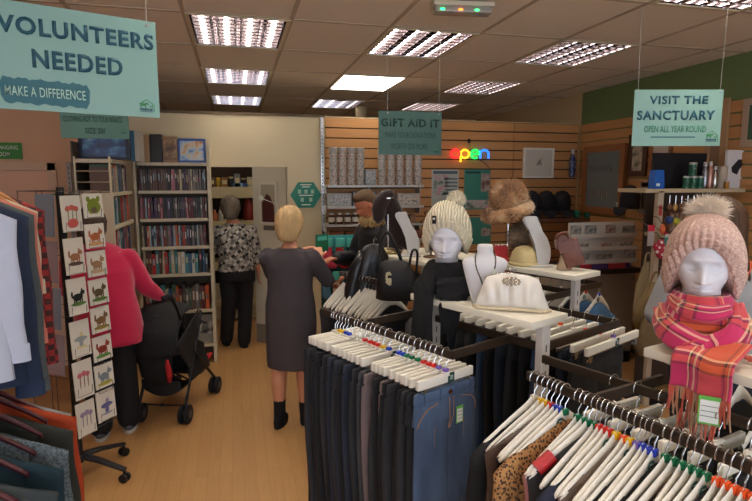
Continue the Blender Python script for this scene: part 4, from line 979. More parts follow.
BO = ['white', 'cream', 'black', 'brown', 'red', 'dark red', 'blue', 'pale blue', 'orange', 'grey', 'teal', 'dark grey', 'green']
U, W_ = V((1, 0, 0)), V((0, 1, 0)); org = (0, SY+.012, 0)
rn = ['top row of the back bookcase', 'second row of the back bookcase', 'third row of the back bookcase', 'fourth row of the back bookcase', 'fifth row of the back bookcase']
for i in range(3): book_row(org, U, W_, bx0+.02, bx1-.02, zs[i+1], 'disc_case', DV if i < 2 else DV+['red', 'red', 'orange', 'dark red'], (.19, .19, .188), (.014, .022), rn[i])
for i in (3, 4): book_row(org, U, W_, bx0+.02, bx1-.02, zs[i+1], 'paperback', BO, (.18, .20, .215) if i == 3 else (.20, .22, .24), (.018, .036), rn[i])
# bottom shelf: picture books face out
for k, (x, c, h, l) in enumerate(((.13, '#a39e94', .24, 'grey photo-covered book'), (.33, '#3c3a38', .20, 'dark picture book'), (.50, '#8c8880', .26, 'pale grey record sleeve'))):
    tt = thing('picture_book', f'{l} facing out on the bottom shelf of the back bookcase', 'book', (bx0+x+.03, SY+.06, zs[6]))
    b = B(); box(b, (0, .02, h/2), (.17, .012, h), rx=-.12); obj('cover', b, mat('cover'+str(k), c, .4), tt, False)
    b = B(); box(b, (.01, .011, h*.55), (.12, .003, h*.5), rx=-.12); obj('cover_photo', b, ramp_mat('cover_photo', 'noise', 14, [(.4, '#2a2a2c'), (.6, '#b8b4aa')]), tt, False)
# side bookcase along the left, facing the shop
LX = at(112.5, 200, Y=4.45).x; ly0, ly1 = 4.45, SY-.02; lzs = [at(112.5, y, Y=4.47).z for y in (164, 193.5, 226, 256)]
t = thing('bookcase', 'cream side bookcase behind the card spinner, at right angles to the back one', 'bookcase', (0, 0, 0))
lzs = [zs[0], zs[1]+.0, zs[2], zs[3], zs[4], zs[5], .16]
for i, z in enumerate(lzs):
    b = B(); box(b, (LX-.12, (ly0+ly1)/2, z-.014), (.26, ly1-ly0, .028), bev=.002); obj('shelf', b, M_shelf, t, False)
b = B(); box(b, (LX-.12, ly0, .8), (.25, .02, 1.6)); box(b, (LX-.005, ly0, 1.75), (.012, .02, .28)); box(b, (LX-.24, ly0, 1.75), (.012, .02, .28)); obj('end_panel', b, M_shelf, t, False)
b = B(); box(b, (LX-.255, (ly0+ly1)/2, 1.0), (.01, ly1-ly0, 2.0)); obj('back_panel', b, MC['shelf_back'], t, False)
b = B()
for z in (zs[0]-.09, zs[0]-.17, zs[0]-.24): tube(b, [(LX-.24, ly0-.005, z), (LX, ly0-.005, z)], .004, 5)
obj('wire_rack', b, mat('wire_cream', '#b8a58a', .5), t)
for i in range(5):
    book_row((LX-.012, ly0, 0), V((0, 1, 0)), V((-1, 0, 0)), .03, ly1-ly0-.05, lzs[i+1], 'paperback', BO, (.19, .21, .23), (.018, .034), ['top', 'second', 'third', 'fourth', 'fifth'][i]+' row of the side bookcase')
# boxes on the top shelf
def boxed(name, lab, cat, loc, s, col, art=None, rz=0, rx=0):
    t = thing(name, lab, cat, loc, rz)
    b = B(); box(b, (0, s[1]/2, s[2]/2), s, bev=.003, rx=rx); obj('box', b, mat('box'+col.strip('#'), col, .4), t, False)
    if art is not None:
        b = B(); box(b, (0, -.0012, s[2]/2), (s[0]*.84, .002, s[2]*.8)); obj('box_picture', b, art, t, False)
    return t
A_blue = ramp_mat('night_harbour_print', 'noise', 7, [(.3, '#101a3a'), (.5, '#1d3f74'), (.62, '#3f7aa0'), (.75, '#c8c0d0')], .3, (1, 1, 2))
A_ven = ramp_mat('waterside_town_print', 'noise', 14, [(.3, '#3a70b8'), (.45, '#b8d0e0'), (.55, '#e0c8a0'), (.7, '#b06a3a')], .3)
A_br = ramp_mat('sepia_print', 'noise', 12, [(.3, '#2a1d14'), (.5, '#7a5a38'), (.7, '#c8a878')], .4)
z0 = zs[0]
p0, p1 = at(79, 158, Y=4.62), at(130, 158, Y=4.62)
boxed('jigsaw_box', 'large dark blue jigsaw box on top of the side bookcase', 'jigsaw box', ((p0.x+p1.x)/2, 4.62, z0), (p1.x-p0.x, .05, .235), '#16203a', A_blue)
for k, (x, c, cn) in enumerate(((133.5, '#3d6c8c', 'blue'), (137.5, '#c4bfb0', 'white'))):
    p = at(x, 160, Y=4.95); boxed('jigsaw_box', f'{cn} jigsaw box standing on end beside the large dark blue one', 'jigsaw box', (p.x, 4.95, z0), (.038, .25, .25), c)
for k, (xa, xb, h, c, art, l) in enumerate(((140, 150, .24, '#a98a62', None, 'tan carton'), (150.5, 162.5, .25, '#1c1814', None, 'black carton with a thin cream edge'), (163.5, 178, .23, '#8a6a48', A_br, 'brown picture jigsaw box'), (178.5, 206, .215, '#2c5aa0', A_ven, 'blue-edged jigsaw box showing a waterside town'))):
    p, q = at(xa, 160, Y=SY+.04), at(xb, 160, Y=SY+.04)
    boxed('jigsaw_box' if art else 'carton', l+' on top of the back bookcase', 'jigsaw box' if art else 'box', ((p.x+q.x)/2, SY+(.02 if art else .05), z0), (q.x-p.x, .05 if art else .15, h), c, art)

# ---------------------------------------------------------------- greeting-card spinner
SX, SYY = -.925, 3.32
t = thing('card_spinner', 'wire greeting-card spinner on a black five-star castor base', 'card spinner', (SX, SYY, 0))
b = B(); tube(b, [(0, 0, .09), (0, 0, 1.68)], .02, 12); obj('pole', b, mat('spinner_pole', '#2c2c2e', .4, .5), t)
for k in range(5):
    a = rad(-25+72*k); d = V((cos(a), sin(a), 0))
    b = B(); tube(b, [d*.02+V((0, 0, .13)), d*.13+V((0, 0, .115)), d*.29+V((0, 0, .075))], [.028, .024, .018], 10, flat=.6); o = obj('base_leg', b, M_black, t)
    b = B(); e = d*.285; sd = V((-d.y, d.x, 0))
    for s in (-1, 1): tube(b, [e+sd*s*.006+V((0, 0, .026)), e+sd*s*.022+V((0, 0, .026))], .026, 14)
    tube(b, [e+V((0, 0, .03)), e+V((0, 0, .08))], .008, 8); obj('castor', b, M_black, o)
fa = rad(55)   # face turned a little
HW = .14
M_wire = mat('card_wire', '#4b4844', .4, .7)
b = B()
for k in range(4):
    m = M.Rotation(fa+k*PI/2, 4, 'Z')
    for x in (-HW, 0, HW): tube(b, [m @ V((x, -HW, .32)), m @ V((x, -HW, 1.66))], .0022, 5)
    for z in (.32, .66, 1.0, 1.33, 1.66): tube(b, [m @ V((-HW, -HW, z)), m @ V((HW, -HW, z))], .002, 5)
    for z in (.34, 1.64): tube(b, [m @ V((0, 0, z)), m @ V((0, -HW, z))], .003, 5)
obj('wire_frame', b, M_wire, t)
M_card = mat('white_card', '#ded9cc', .5)
ART = {'cat': ('green-eyed tabby cat face', '#7a8a2c', '#6e5c4c'), 'flamingo': ('two pink flamingos', '#d07080', '#8a6a50'), 'pots': ('daisies in a red pot', '#c05a52', '#8a9068'), 'squirrel': ('red squirrel', '#a8603a', '#c9a070'), 'fox': ('tan fox sitting', '#9a6a48', '#4a3a30'), 'hare': ('hare leaping', '#9a7a5a', '#c4a884'),
       'black cat': ('black cat on grass', '#1d1e1c', '#5a7a3c'), 'hedgehog': ('hedgehogs in leaves', '#5a4a34', '#5c7c38'), 'bird bath': ('stone bird bath', '#98a0a0', '#d8c890'), 'dogs': ('dogs in a basket', '#7a5a3c', '#8a7a3c'), 'cockerel': ('hens on green grass', '#8a3a2c', '#5a8a3a'), 'sheep': ('grey sheep among flowers', '#7c8890', '#a8a040'), 'thistle': ('mauve thistles', '#9a88a4', '#8a8a90'), 'boat': ('small blue boat', '#6a6a9a', '#9a9ab4')}
def card(key, lab, loc, w, h, rz, group):
    o = thing('greeting_card', lab, 'greeting card', loc, rz, group)
    b = B(); box(b, (0, 0, h/2), (w, .006, h), rx=-.06); obj('folded_card', b, M_card, o, False)
    c1, c2 = ART[key][1:]; b = B(); rnd = random.Random(key)
    def el(cx, cz, rx, rz_, mi, k, n=12):
        prism(b, [(w*(cx+rx*cos(2*PI*i/n)*rnd.uniform(.88, 1.1)), h/2+w*(cz+rz_*sin(2*PI*i/n)*rnd.uniform(.88, 1.1))) for i in range(n)], .0012, M.Translation((0, -.0046-.0004*k+.06*cz*w, 0)), mi=mi)
    if key == 'cat':
        el(0, -.05, .36, .36, 0, 0); el(-.26, .30, .1, .13, 0, 0); el(.26, .30, .1, .13, 0, 0); el(0, -.18, .16, .13, 1, 1); el(-.15, .03, .08, .07, 1, 1); el(.15, .03, .08, .07, 1, 1)
    elif key in ('flamingo', 'thistle', 'pots'):
        for q in (-.2, .02, .22): el(q, .28-abs(q)*.3, .13, .13, 0, 1); el(q, -.1, .025, .36, 1, 0)
        if key == 'pots': el(0, -.42, .28, .22, 0, 2)
    elif key in ('boat', 'bird bath'):
        el(0, .0, .34, .12, 0, 0); el(0, -.2, .10, .22, 0, 0); el(.05, .2, .08, .12, 1, 1); el(0, -.38, .3, .05, 1, 1)
    else:
        el(0, -.34, .40, .09, 1, 0); el(-.02, -.03, .27, .17, 0, 1); el(.26, .16, .12, .11, 0, 2); el(.22, .28, .035, .07, 0, 2); el(-.3, .12, .05, .16, 0, 1)
        for q in (-.2, -.1, .1, .2): el(q, -.22, .03, .13, 0, 1)
    obj('printed_picture', b, [mat('art'+c1, c1, .6), mat('art'+c2, c2, .6)], o, False)
    return o
RX, LFX = at(103, 300, Y=3.27), at(81, 300, Y=3.27)
fx = M.Rotation(fa, 4, 'Z')
def slot(x, z, y=-HW-.014): p = fx @ V((x, y, 0)); return (SX+p.x, SYY+p.y, z)
def zpx(y): return at(82, y, Y=3.2).z
for key, yt, yb in (('cat', 194, 219), ('squirrel', 225, 250), ('hare', 253, 279), ('hedgehog', 282, 308), ('dogs', 311, 337), ('cockerel', 341, 366), ('sheep', 370, 394), ('boat', 397, 428)):
    card(key, f'white square greeting card with {ART[key][0]}, right-hand column of the spinner', slot(.069, zpx(yb)), .126, (zpx(yt)-zpx(yb))*.99, fa, 'cards in the spinner')
for key, yt, yb in (('pots', 195, 231), ('fox', 237, 273), ('black cat', 277, 313), ('bird bath', 319, 355), ('flamingo', 359, 396), ('thistle', 400, 433)):
    card(key, f'white upright greeting card with {ART[key][0]}, left-hand column of the spinner', slot(-.069, zpx(yb)), .118, (zpx(yt)-zpx(yb))*.99, fa, 'cards in the spinner')
for x in (-.069, .069):
    n = 6 if x < 0 else 8
    for i in range(n):
        b = B(); z = lerp(zpx(433 if x < 0 else 428), zpx(231 if x < 0 else 219), i/(n-1)); c0 = fx @ V((x, -HW, 0))
        tube(b, [fx @ V((x-.058, -HW, z+.06)), fx @ V((x-.045, -HW-.022, z+.005)), fx @ V((x-.045, -HW-.026, z+.05))], .0016, 4)
        tube(b, [fx @ V((x+.058, -HW, z+.06)), fx @ V((x+.045, -HW-.022, z+.005)), fx @ V((x+.045, -HW-.026, z+.05))], .0016, 4)
        tube(b, [fx @ V((x-.045, -HW-.022, z+.003)), fx @ V((x+.045, -HW-.022, z+.003))], .0016, 4)
        obj('card_pocket', b, M_wire, t)
# left face: cards seen edge-on
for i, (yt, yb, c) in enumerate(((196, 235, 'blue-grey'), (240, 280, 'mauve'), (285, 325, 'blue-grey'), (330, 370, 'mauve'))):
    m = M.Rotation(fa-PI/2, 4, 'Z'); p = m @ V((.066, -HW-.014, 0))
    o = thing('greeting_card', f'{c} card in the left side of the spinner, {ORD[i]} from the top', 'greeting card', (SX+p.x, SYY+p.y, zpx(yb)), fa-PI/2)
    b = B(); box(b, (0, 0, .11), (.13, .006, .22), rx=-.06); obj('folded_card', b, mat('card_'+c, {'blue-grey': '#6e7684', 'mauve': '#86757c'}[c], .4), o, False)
# ---------------------------------------------------------------- two-tier clothes rail on the left
def lrail(name): pass
LR = V((-1.02, 1.0)); LRZ = rad(0)
def XR_(y): return -.89-.164*(y-1.75)
TL = rad(9.3)
t = thing('clothes_rail', 'two-tier clothes rail at the left edge of the photo', 'clothes rail', (XR_(1.9), 1.9, 0), TL)
for z in (1.83, 1.02):
    b = B(); rail_bar(b, (.05*(z < 1.5), -.95, z), (.05*(z < 1.5), .5, z)); obj('hang_rail', b, M_dark, t)
for y in (-.9, .48):
    b = B(); post(b, 0, y, 1.9); obj('upright', b, [M_post, M_black], t, False)
    b = B(); box(b, (0, y, .04), (.6, .05, .05), bev=.01); obj('foot', b, M_post, t)
M_sh = mat('white_blue_cotton', '#b9c0d2', .8, bump=.25, bs=30, var=.04)
UPPER = [  # y, material, hanger, name, label, L, sleeve, w, category
 (2.28, ramp_mat('red_check_flannel', 'checker', 44, [(0, '#8c2422'), (.5, '#7a1a1c'), (.51, '#3a1a1c'), (1, '#3a1a1c')], .85, (1, 1, 1)), 'shirt', 'red and black checked shirt, farthest on the upper left rail', .78, .60, .44),
 (2.18, cloth('cream_cotton', '#c9bfa8'), 'shirt', 'cream shirt sleeve edge beside the red checked shirt on the upper left rail', .42, .30, .42),
 (2.08, cloth('coral_cotton', '#c97868'), 'shirt', 'coral pink shirt between the cream and grey ones on the upper left rail', .54, .46, .44),
 (1.97, cloth('slate_knit', '#4a5458'), 'cardigan', 'slate grey cardigan on the upper left rail', .70, .60, .46),
 (1.86, cloth('navy_cotton', '#1d2b44'), 'shirt', 'dark navy shirt behind the white one on the upper left rail', .66, .58, .46),
 (1.74, M_sh, 'shirt', 'pale blue-white cotton shirt, nearest on the upper left rail', .60, .42, .44)]
M_mh = mat('maroon_hanger', '#4a161c', .4); M_wd = mat('wooden_hanger', '#b07a48', .5)
XU = -1.02
for y, m, nm, lb, L_, sl, w_ in UPPER:
    yl = lb.split(',')[0]
    h = thing('wooden_hanger' if nm != 'cardigan' else 'dark_hanger', f'{"tan wooden" if nm != "cardigan" else "maroon"} hanger holding the {yl.split(" behind")[0].split(" between")[0].split(" beside")[0].split(" on the")[0]}', 'clothes hanger', (XR_(y), y, 1.83))
    b = B(); hook(b, -.08); obj('hook', b, M_metal, h)
    b = B(); rs = []
    for i in range(21):
        u = -1+i/10; a = abs(u); z = -.085-.12*a**1.3; rs.append([V((u*.2, .008*cos(k*PI/4), z+.016*sin(k*PI/4)*(1-.3*a))) for k in range(8)])
    bridge(b, rs); obj('body', b, M_wd if nm != 'cardigan' else M_mh, h, ang=1.2)
    o = top(nm, 'cardigan' if nm == 'cardigan' else 'shirt', lb, m, w=w_, L=L_, sleeve=sl, zoff=-.005 if True else 0, collar=m if nm == 'shirt' else None, sw=.062, th=.04, flare=1.1, slant=.6, cuff=m)
    o.location = (XR_(y), y, 1.83); o.rotation_euler.z = TL+R.uniform(-.05, .05)
LOWER = [(2.26, cloth('pale_grey_cotton', '#9a9c9e'), 'jumper', 'pale grey jumper behind the rust orange cardigan, lower left rail', .5), (2.20, cloth('rust_knit', '#a8401c'), 'cardigan', 'rust orange cardigan, farthest on the lower left rail', .64), (2.08, cloth('dark_olive', '#2d302c'), 'jumper', 'dark olive jumper between the rust and blue-grey ones, lower left rail', .6),
 (1.94, ramp_mat('grey_fleck_knit', 'noise', 120, [(.35, '#3a464e'), (.65, '#6a7880')], .9, bump=.4), 'jumper', 'flecked blue-grey jumper on the lower left rail', .6), (1.80, cloth('petrol_knit', '#14303c'), 'jumper', 'dark petrol blue jumper on the lower left rail', .6),
 (1.64, cloth('charcoal_green', '#343c3e'), 'jumper', 'charcoal jumper, nearest on the lower left rail', .6)]
for y, m, nm, lb, L_ in LOWER:
    h = thing('dark_hanger', f'maroon hanger holding the {lb.split(",")[0].split(" on the")[0].split(" between")[0]}', 'clothes hanger', (XR_(y)+.05, y, 1.02))
    b = B(); hook(b, -.08); obj('hook', b, M_metal, h)
    b = B(); rs = []
    for i in range(21):
        u = -1+i/10; a = abs(u); z = -.085-.12*a**1.3; rs.append([V((u*.2, .008*cos(k*PI/4), z+.014*sin(k*PI/4)*(1-.3*a))) for k in range(8)])
    bridge(b, rs); obj('body', b, M_mh, h, ang=1.2)
    o = top(nm, nm, lb, m, w=.45 if 'pale' not in lb else .40, L=L_, sleeve=.55, zoff=-.005, sw=.07, th=.045, flare=1.08, slant=.9); o.location = (XR_(y)+.05, y, 1.02); o.rotation_euler.z = TL+R.uniform(-.05, .05)
# ---------------------------------------------------------------- hanging signs
M_aqua = mat('aqua_board', '#88b0a6', .35); M_teal = mat('dark_teal_print', '#1c5060', .5); M_tealb = mat('teal_brush', '#2c6670', .5); M_leaf = mat('leaf_green_print', '#3c8a50', .5)
M_wirec = mat('sign_wire', '#a8a49c', .4, .6)
def logo(t, x, z, w, y=-.004):
    b = B(); h = w*.9
    for p, q in (((x-w/2, z+.1*h), (x, z+h*.5)), ((x, z+h*.5), (x+w/2, z+.1*h)), ((x+w/2, z+.1*h), (x+w/2, z-.45*h))):
        tube(b, [(p[0], y, p[1]), (q[0], y, q[1])], w*.022, 4)
    obj('house_outline', b, M_leaf, t)
    b = B(); m = M.Translation((x-w*.02, y, z)) @ M.Diagonal((w, 1, w, 1))
    prism(b, [(-.38, .12), (-.40, -.10), (-.34, -.10), (-.31, .0), (-.10, -.0), (-.08, -.12), (-.02, -.12), (-.02, .04), (.06, .12), (.16, .06), (.18, .11), (.06, .24), (-.06, .17), (-.34, .17)], .001, m); obj('horse_mark', b, M_leaf, t, False)
    b = B(); m = M.Translation((x+w*.3, y, z-w*.02)) @ M.Diagonal((w, 1, w, 1))
    prism(b, [(-.10, .0), (-.10, -.1), (-.06, -.1), (-.04, -.03), (.04, -.03), (.06, -.1), (.1, -.1), (.1, .06), (.14, .1), (.06, .12), (.04, .03)], .001, m); obj('goat_mark', b, M_leaf, t, False)
    text('logo_lettering', 'FERNE', M_teal, t, x-w*.02, z-w*.25, w*.86, w*.17, y=y, bold=.03)
    b = B(); box(b, (x-w*.02, y, z-w*.40), (w*.84, .0008, w*.035)); obj('logo_line', b, M_teal, t, False)
def sign(label, pl, pr, zt, zb, wires, m=None):
    d = V((pr[0]-pl[0], pr[1]-pl[1])); w = d.length; h = zt-zb
    t = thing('hanging_sign', label, 'sign', ((pl[0]+pr[0])/2, (pl[1]+pr[1])/2, zb), math.atan2(d.y, d.x))
    b = B(); box(b, (0, 0, h/2), (w, .005, h), bev=.001); obj('board', b, m or M_aqua, t, False)
    for x in wires:
        b = B(); tube(b, [(x*w, 0, h), (x*w*1.03, 0, CH-zb)], .0016, 5); obj('wire', b, M_wirec, t)
        b = B(); lathe(b, [(.0005, 0), (.006, 0), (.006, .003), (.0005, .003)], 10, M.Translation((x*w, -.003, h-.014)) @ M.Rotation(PI/2, 4, 'X')); obj('eyelet', b, M_wirec, t)
    return t, w, h
# volunteers: right edge at px 157, left edge out of frame
dv = V((cos(rad(20)), sin(rad(20)), 0)); pr = at(157.5, 70, Y=2.15); n = V((-dv.y, dv.x, 0))
def onsign(x, y):
    r = FW+RT*((x-376)/F)+UP*((250.5-y)/F); k = (pr-V((0, 0, EYE))).dot(n)/r.dot(n); return V((0, 0, EYE))+r*k
zt, zb = onsign(157.5, 23).z, onsign(157.5, 118).z
pl = onsign(-9, 50); t, w, h = sign('large aqua sign lettered VOLUNTEERS NEEDED, hanging at top left', pl, pr, zt, zb, (-.44, .44))
def lx(px, py=60): return (onsign(px, py)-(pl+pr)/2).dot(dv)
def lz(px, py): return onsign(px, py).z-zb
a, c = lx(-1), lx(154); text('lettering', 'VOLUNTEERS', M_teal, t, (a+c)/2, (lz(154, 40)+lz(0, 26))/2, c-a, (lz(80, 24)-lz(80, 39))*1.15, bold=.036)
a, c = lx(32), lx(122); text('lettering', 'NEEDED', M_teal, t, (a+c)/2, (lz(77, 63)), c-a, (lz(77, 55)-lz(77, 71))*1.12, bold=.036)
a, c = lx(0, 95), lx(90, 95); zc = lz(45, 93); hh = (lz(45, 80)-lz(45, 107))/2; b = B(); q = []
ww = (c-a)/2
for i in range(26):
    u = -1+2*i/25; q.append((u*ww*1.0, hh*(.9+.06*sin(i*1.3)+.05*sin(i*2.9))*(1 if abs(u) < .96 else .5)))
for i in range(26):
    u = 1-2*i/25; q.append((u*ww*.98, -hh*(.9+.06*sin(i*1.7+1)+.05*sin(i*.9))*(1 if abs(u) < .96 else .5)))
prism(b, q, .0014, M.Translation(((a+c)/2, -.0032, zc)) @ M.Rotation(.02, 4, 'Y')); obj('brush_stroke', b, M_tealb, t, False)
text('lettering', 'MAKE A DIFFERENCE', mat('pale_print', '#b8dccb', .5), t, (a+c)/2, zc, ww*1.78, hh*.72, y=-.0045, bold=.004)
logo(t, lx(146.5, 106), lz(146.5, 106), lx(153.5)-lx(138.5))
# clothing sign behind it
p, q = at(60, 120, Y=3.6), at(128.5, 120, Y=3.6); zt, zb = at(94, 100, Y=3.6).z, at(94, 138.5, Y=3.6).z
t, w, h = sign('dim green hanging sign partly hidden below the large volunteers sign', (p.x, p.y), (q.x, q.y), zt, zb, (-.45, .45), mat('green_board', '#588474', .4))
text('lettering', 'CLOTHING NOT TO YOUR WANTS', mat('green_print', '#2a5548', .5), t, -.01, h*.50, w*.86, h*.15, bold=.02)
text('lettering', 'SIZE 20?', MC['green_print'], t, 0, h*.2, w*.3, h*.15, bold=.02); logo(t, w*.42, h*.2, w*.09)
# gift aid sign
p, q = at(378.5, 130, Y=3.7), at(441.5, 130, Y=3.7); zt, zb = at(410, 111.5, Y=3.7).z, at(410, 155, Y=3.7).z
t, w, h = sign('dark green hanging sign reading GIFT AID IT, in front of the slatted wall', (p.x, p.y), (q.x, q.y), zt, zb, (-.36, .45), mat('deep_green_board', '#466a60', .5))
M_dg = mat('dark_green_print', '#173f3a', .5)
text('lettering', 'GIFT AID IT', M_dg, t, 0, h*.74, w*.92, h*.19, bold=.033)
text('lettering', 'MAKE YOUR DONATIONS', M_dg, t, -.0, h*.46, w*.80, h*.13, bold=.0); text('lettering', 'WORTH 25% MORE', M_dg, t, -.01, h*.20, w*.58, h*.14, bold=.0)
logo(t, w*.42, h*.12, w*.09)
# visit the sanctuary
p, q = at(633, 118, Y=2.75), at(721.5, 118, Y=2.62); zt, zb = at(677, 89.5, Y=2.68).z, at(677, 146, Y=2.68).z
t, w, h = sign('aqua hanging sign reading VISIT THE SANCTUARY, OPEN ALL YEAR ROUND', (p.x, p.y), (q.x, q.y), zt, zb, (-.46, .46))
text('lettering', 'VISIT THE', M_teal, t, .0, h*.82, w*.66, h*.15, bold=.033); text('lettering', 'SANCTUARY', M_teal, t, -.01, h*.55, w*.88, h*.17, bold=.033)
text('lettering', 'OPEN ALL YEAR ROUND', mat('mid_green_print', '#2f7c5e', .5), t, -.01, h*.305, w*.70, h*.12, bold=.008)
b = B(); box(b, (-.02, -.0035, h*.16), (w*.5, .0008, h*.02)); obj('small_print', b, M_teal, t, False); logo(t, w*.40, h*.17, w*.14)
# changing room sign and door
t = thing('wall_sign', 'green sign reading CHANGING ROOM on the pink-cream wall', 'sign', (at(5, 150, Y=YB-.02).x, YB-.012, at(5, 159, Y=YB-.02).z))
b = B(); w_, h_ = at(21.5, 150, Y=YB).x-at(-12, 150, Y=YB).x, at(5, 139, Y=YB).z-at(5, 155.5, Y=YB).z
box(b, (0, 0, h_/2), (w_, .012, h_)); obj('board', b, mat('sign_green', '#3f8a3c', .45), t, False)
M_sw = mat('sign_white', '#dfe6d8', .5); text('lettering', 'CHANGING', M_sw, t, 0, h_*.70, w_*.78, h_*.24, y=-.0065, bold=.01); text('lettering', 'ROOM', M_sw, t, -.02, h_*.30, w_*.42, h_*.26, y=-.0065, bold=.01)
xd0, xd1 = at(-90, 300, Y=YB).x, at(66, 300, Y=YB).x; zd = at(40, 163, Y=YB).z
b = B(); box(b, (xd1-.03, YB-.015, zd/2), (.07, .03, zd)); box(b, ((xd0+xd1)/2, YB-.015, zd-.03), (xd1-xd0, .03, .07)); struct('trim_4', b, mat('door_trim', '#d8b696', .5))
b = B(); box(b, ((xd0+xd1)/2, YB-.008, zd/2-.03), (xd1-xd0-.1, .016, zd-.08)); struct('door_2', b, mat('pink_door', '#e2b496', .5))
t = thing('coat_hook_rail', 'narrow grey slotted strip on the wall right of the changing room door', 'wall strip', (at(71.5, 200, Y=YB).x, YB-.012, .6))
b = B(); box(b, (0, 0, .65), (.035, .02, 1.25)); [box(b, (0, -.0105, .1+.045*i), (.008, .002, .02), mi=1) for i in range(26)]; obj('strip', b, [mat('strip_grey', '#8a8078', .4, .5), M_black], t, False)
# ---------------------------------------------------------------- store room seen through the doorway
t = thing('storage_shelves', 'cream storage shelves seen through the doorway', 'shelving', (0, 0, 0)); SYD = 6.75
sx0, sx1 = at(205, 200, Y=SYD).x, at(262, 200, Y=SYD).x; M_st = mat('cream_shelf_front', '#c9b98c', .6)
zz = [(at(230, 187, Y=SYD).z, at(230, 198, Y=SYD).z), (at(230, 221, Y=SYD).z, at(230, 229, Y=SYD).z), (at(230, 262, Y=SYD).z, at(230, 270, Y=SYD).z), (at(230, 300, Y=SYD).z, at(230, 306, Y=SYD).z)]
for a, c in zz: b = B(); box(b, ((sx0+sx1)/2, SYD, (a+c)/2), (sx1-sx0, .02, a-c)); box(b, ((sx0+sx1)/2, SYD+.2, a-.01), (sx1-sx0, .4, .02)); obj('shelf', b, M_st, t, False)
b = B(); box(b, ((sx0+sx1)/2, SYD+.42, 1.1), (sx1-sx0, .02, 2.2)); obj('back_panel', b, mat('dark_back', '#3a2a20', .8), t, False)
for x in (sx0, sx1): b = B(); box(b, (x, SYD+.2, 1.1), (.03, .42, 2.2)); obj('end_panel', b, M_st, t, False)
b = B(); box(b, ((sx0+sx1)/2, SYD+.03, .25), (sx1-sx0-.04, .02, .45)); obj('drawer', b, mat('drawer_front', '#b8a888', .5), t, False)
names = [('brown', '#6a4a30'), ('yellow-lidded', '#b0902c'), ('amber', '#8a5a2c'), ('dark', '#2c2622'), ('grey', '#7a7a7c'), ('black', '#201e20'), ('pale', '#b0a890'), ('dark blue', '#26324a')]
for i, (cn, c) in enumerate(names):
    x = lerp(sx0+.08, sx1-.06, i/7); hh = R.uniform(.10, .17)
    tt = thing('store_room_jar' if i % 2 else 'store_room_box', f'{cn} {"jar" if i % 2 else "box"} on the top shelf in the store room, {ORD[i]} from the left', 'jar' if i % 2 else 'box', (x, SYD+.12, zz[0][0]))
    b = B()
    if i % 2: lathe(b, [(.03, 0), (.034, .01), (.034, hh*.75), (.024, hh*.85)], 14)
    else: box(b, (0, 0, hh/2), (.07, .12, hh), bev=.003)
    obj('body', b, mat('sr'+cn, c, .5), tt)
    b = B()
    if i % 2: lathe(b, [(.027, hh*.82), (.028, hh), (.001, hh)], 14)
    else: box(b, (0, -.061, hh*.5), (.05, .002, hh*.4))
    obj('lid' if i % 2 else 'label', b, M_st if i != 1 else mat('yellow_lid', '#c8a020', .4), tt)
for i, (x, cn, c) in enumerate(((.12, 'blue', '#3f74a8'), (.22, 'pale blue', '#8ab0c8'), (.34, 'dark blue', '#28406a'))):
    boxed('carton', f'flat {cn} carton lying on the second shelf in the store room', 'box', (sx0+.3+x*.5, SYD+.06, zz[0][0]), (.07, .05, .045), c)
for i, (x, cn, c, h_) in enumerate(((.10, 'orange', '#b8683a', .13), (.17, 'white', '#b8b0a0', .16), (.50, 'red', '#7a201c', .28))):
    tt = thing('bottle' if i < 2 else 'hanging_cloth', f'{cn} {"bottle" if i < 2 else "cloth bundle"} on the dark middle shelf in the store room', 'bottle' if i < 2 else 'cloth', (sx0+x, SYD+.1, zz[1][0])); b = B()
    lathe(b, [(.028, 0), (.032, .02), (.032, h_*.6), (.014, h_*.8), (.014, h_)] if i < 2 else [(.06, 0), (.07, .05), (.05, h_*.8), (.01, h_)], 14); obj('body', b, mat('bt'+cn, c, .5), tt)
# poster framed on the open door
tw = B(); t = thing('framed_poster', 'white-framed poster with a maroon picture and white key shape on the ajar door', 'poster', dh+V((cos(dang), sin(dang), 0))*(dl*.52)+V((-sin(dang), cos(dang), 0))*.026+V((0, 0, at(272, 223, Y=YB+.3).z)), dang+PI)
hp_ = at(272, 182, Y=YB+.3).z-at(272, 223, Y=YB+.3).z; wp_ = dl*.56
box(tw, (0, 0, hp_/2), (wp_, .012, hp_)); obj('frame', tw, mat('frame_white', '#cfc8b8', .4), t, False)
b = B(); box(b, (0, -.0065, hp_/2), (wp_-.06, .002, hp_-.05)); obj('poster_sheet', b, mat('poster_grey', '#a09880', .4), t, False)
b = B(); prism(b, [(-.5, -.5), (.5, -.5), (.5, .0), (.2, .32), (-.1, .40), (-.5, .1)], .001, M.Translation((0, -.0085, hp_*.42)) @ M.Diagonal((wp_-.08, 1, hp_*.75, 1))); obj('maroon_shape', b, mat('maroon_print', '#4a1c1c', .5), t, False)
b = B(); tube(b, [(-.08, -.010, hp_*.62), (.10, -.010, hp_*.48)], .012, 6, flat=.2); lathe(b, [(.001, 0), (.03, 0), (.03, .001), (.001, .001)], 14, M.Translation((-.08, -.0095, hp_*.62)) @ M.Rotation(PI/2, 4, 'X')); obj('key_shape', b, M_sw, t)
b = B(); box(b, (dl*.52, .024, at(272, 227, Y=YB+.3).z), (.13, .006, .05)); o = obj('door_plaque', b, mat('plaque_grey', '#5c554a', .5), door, False)
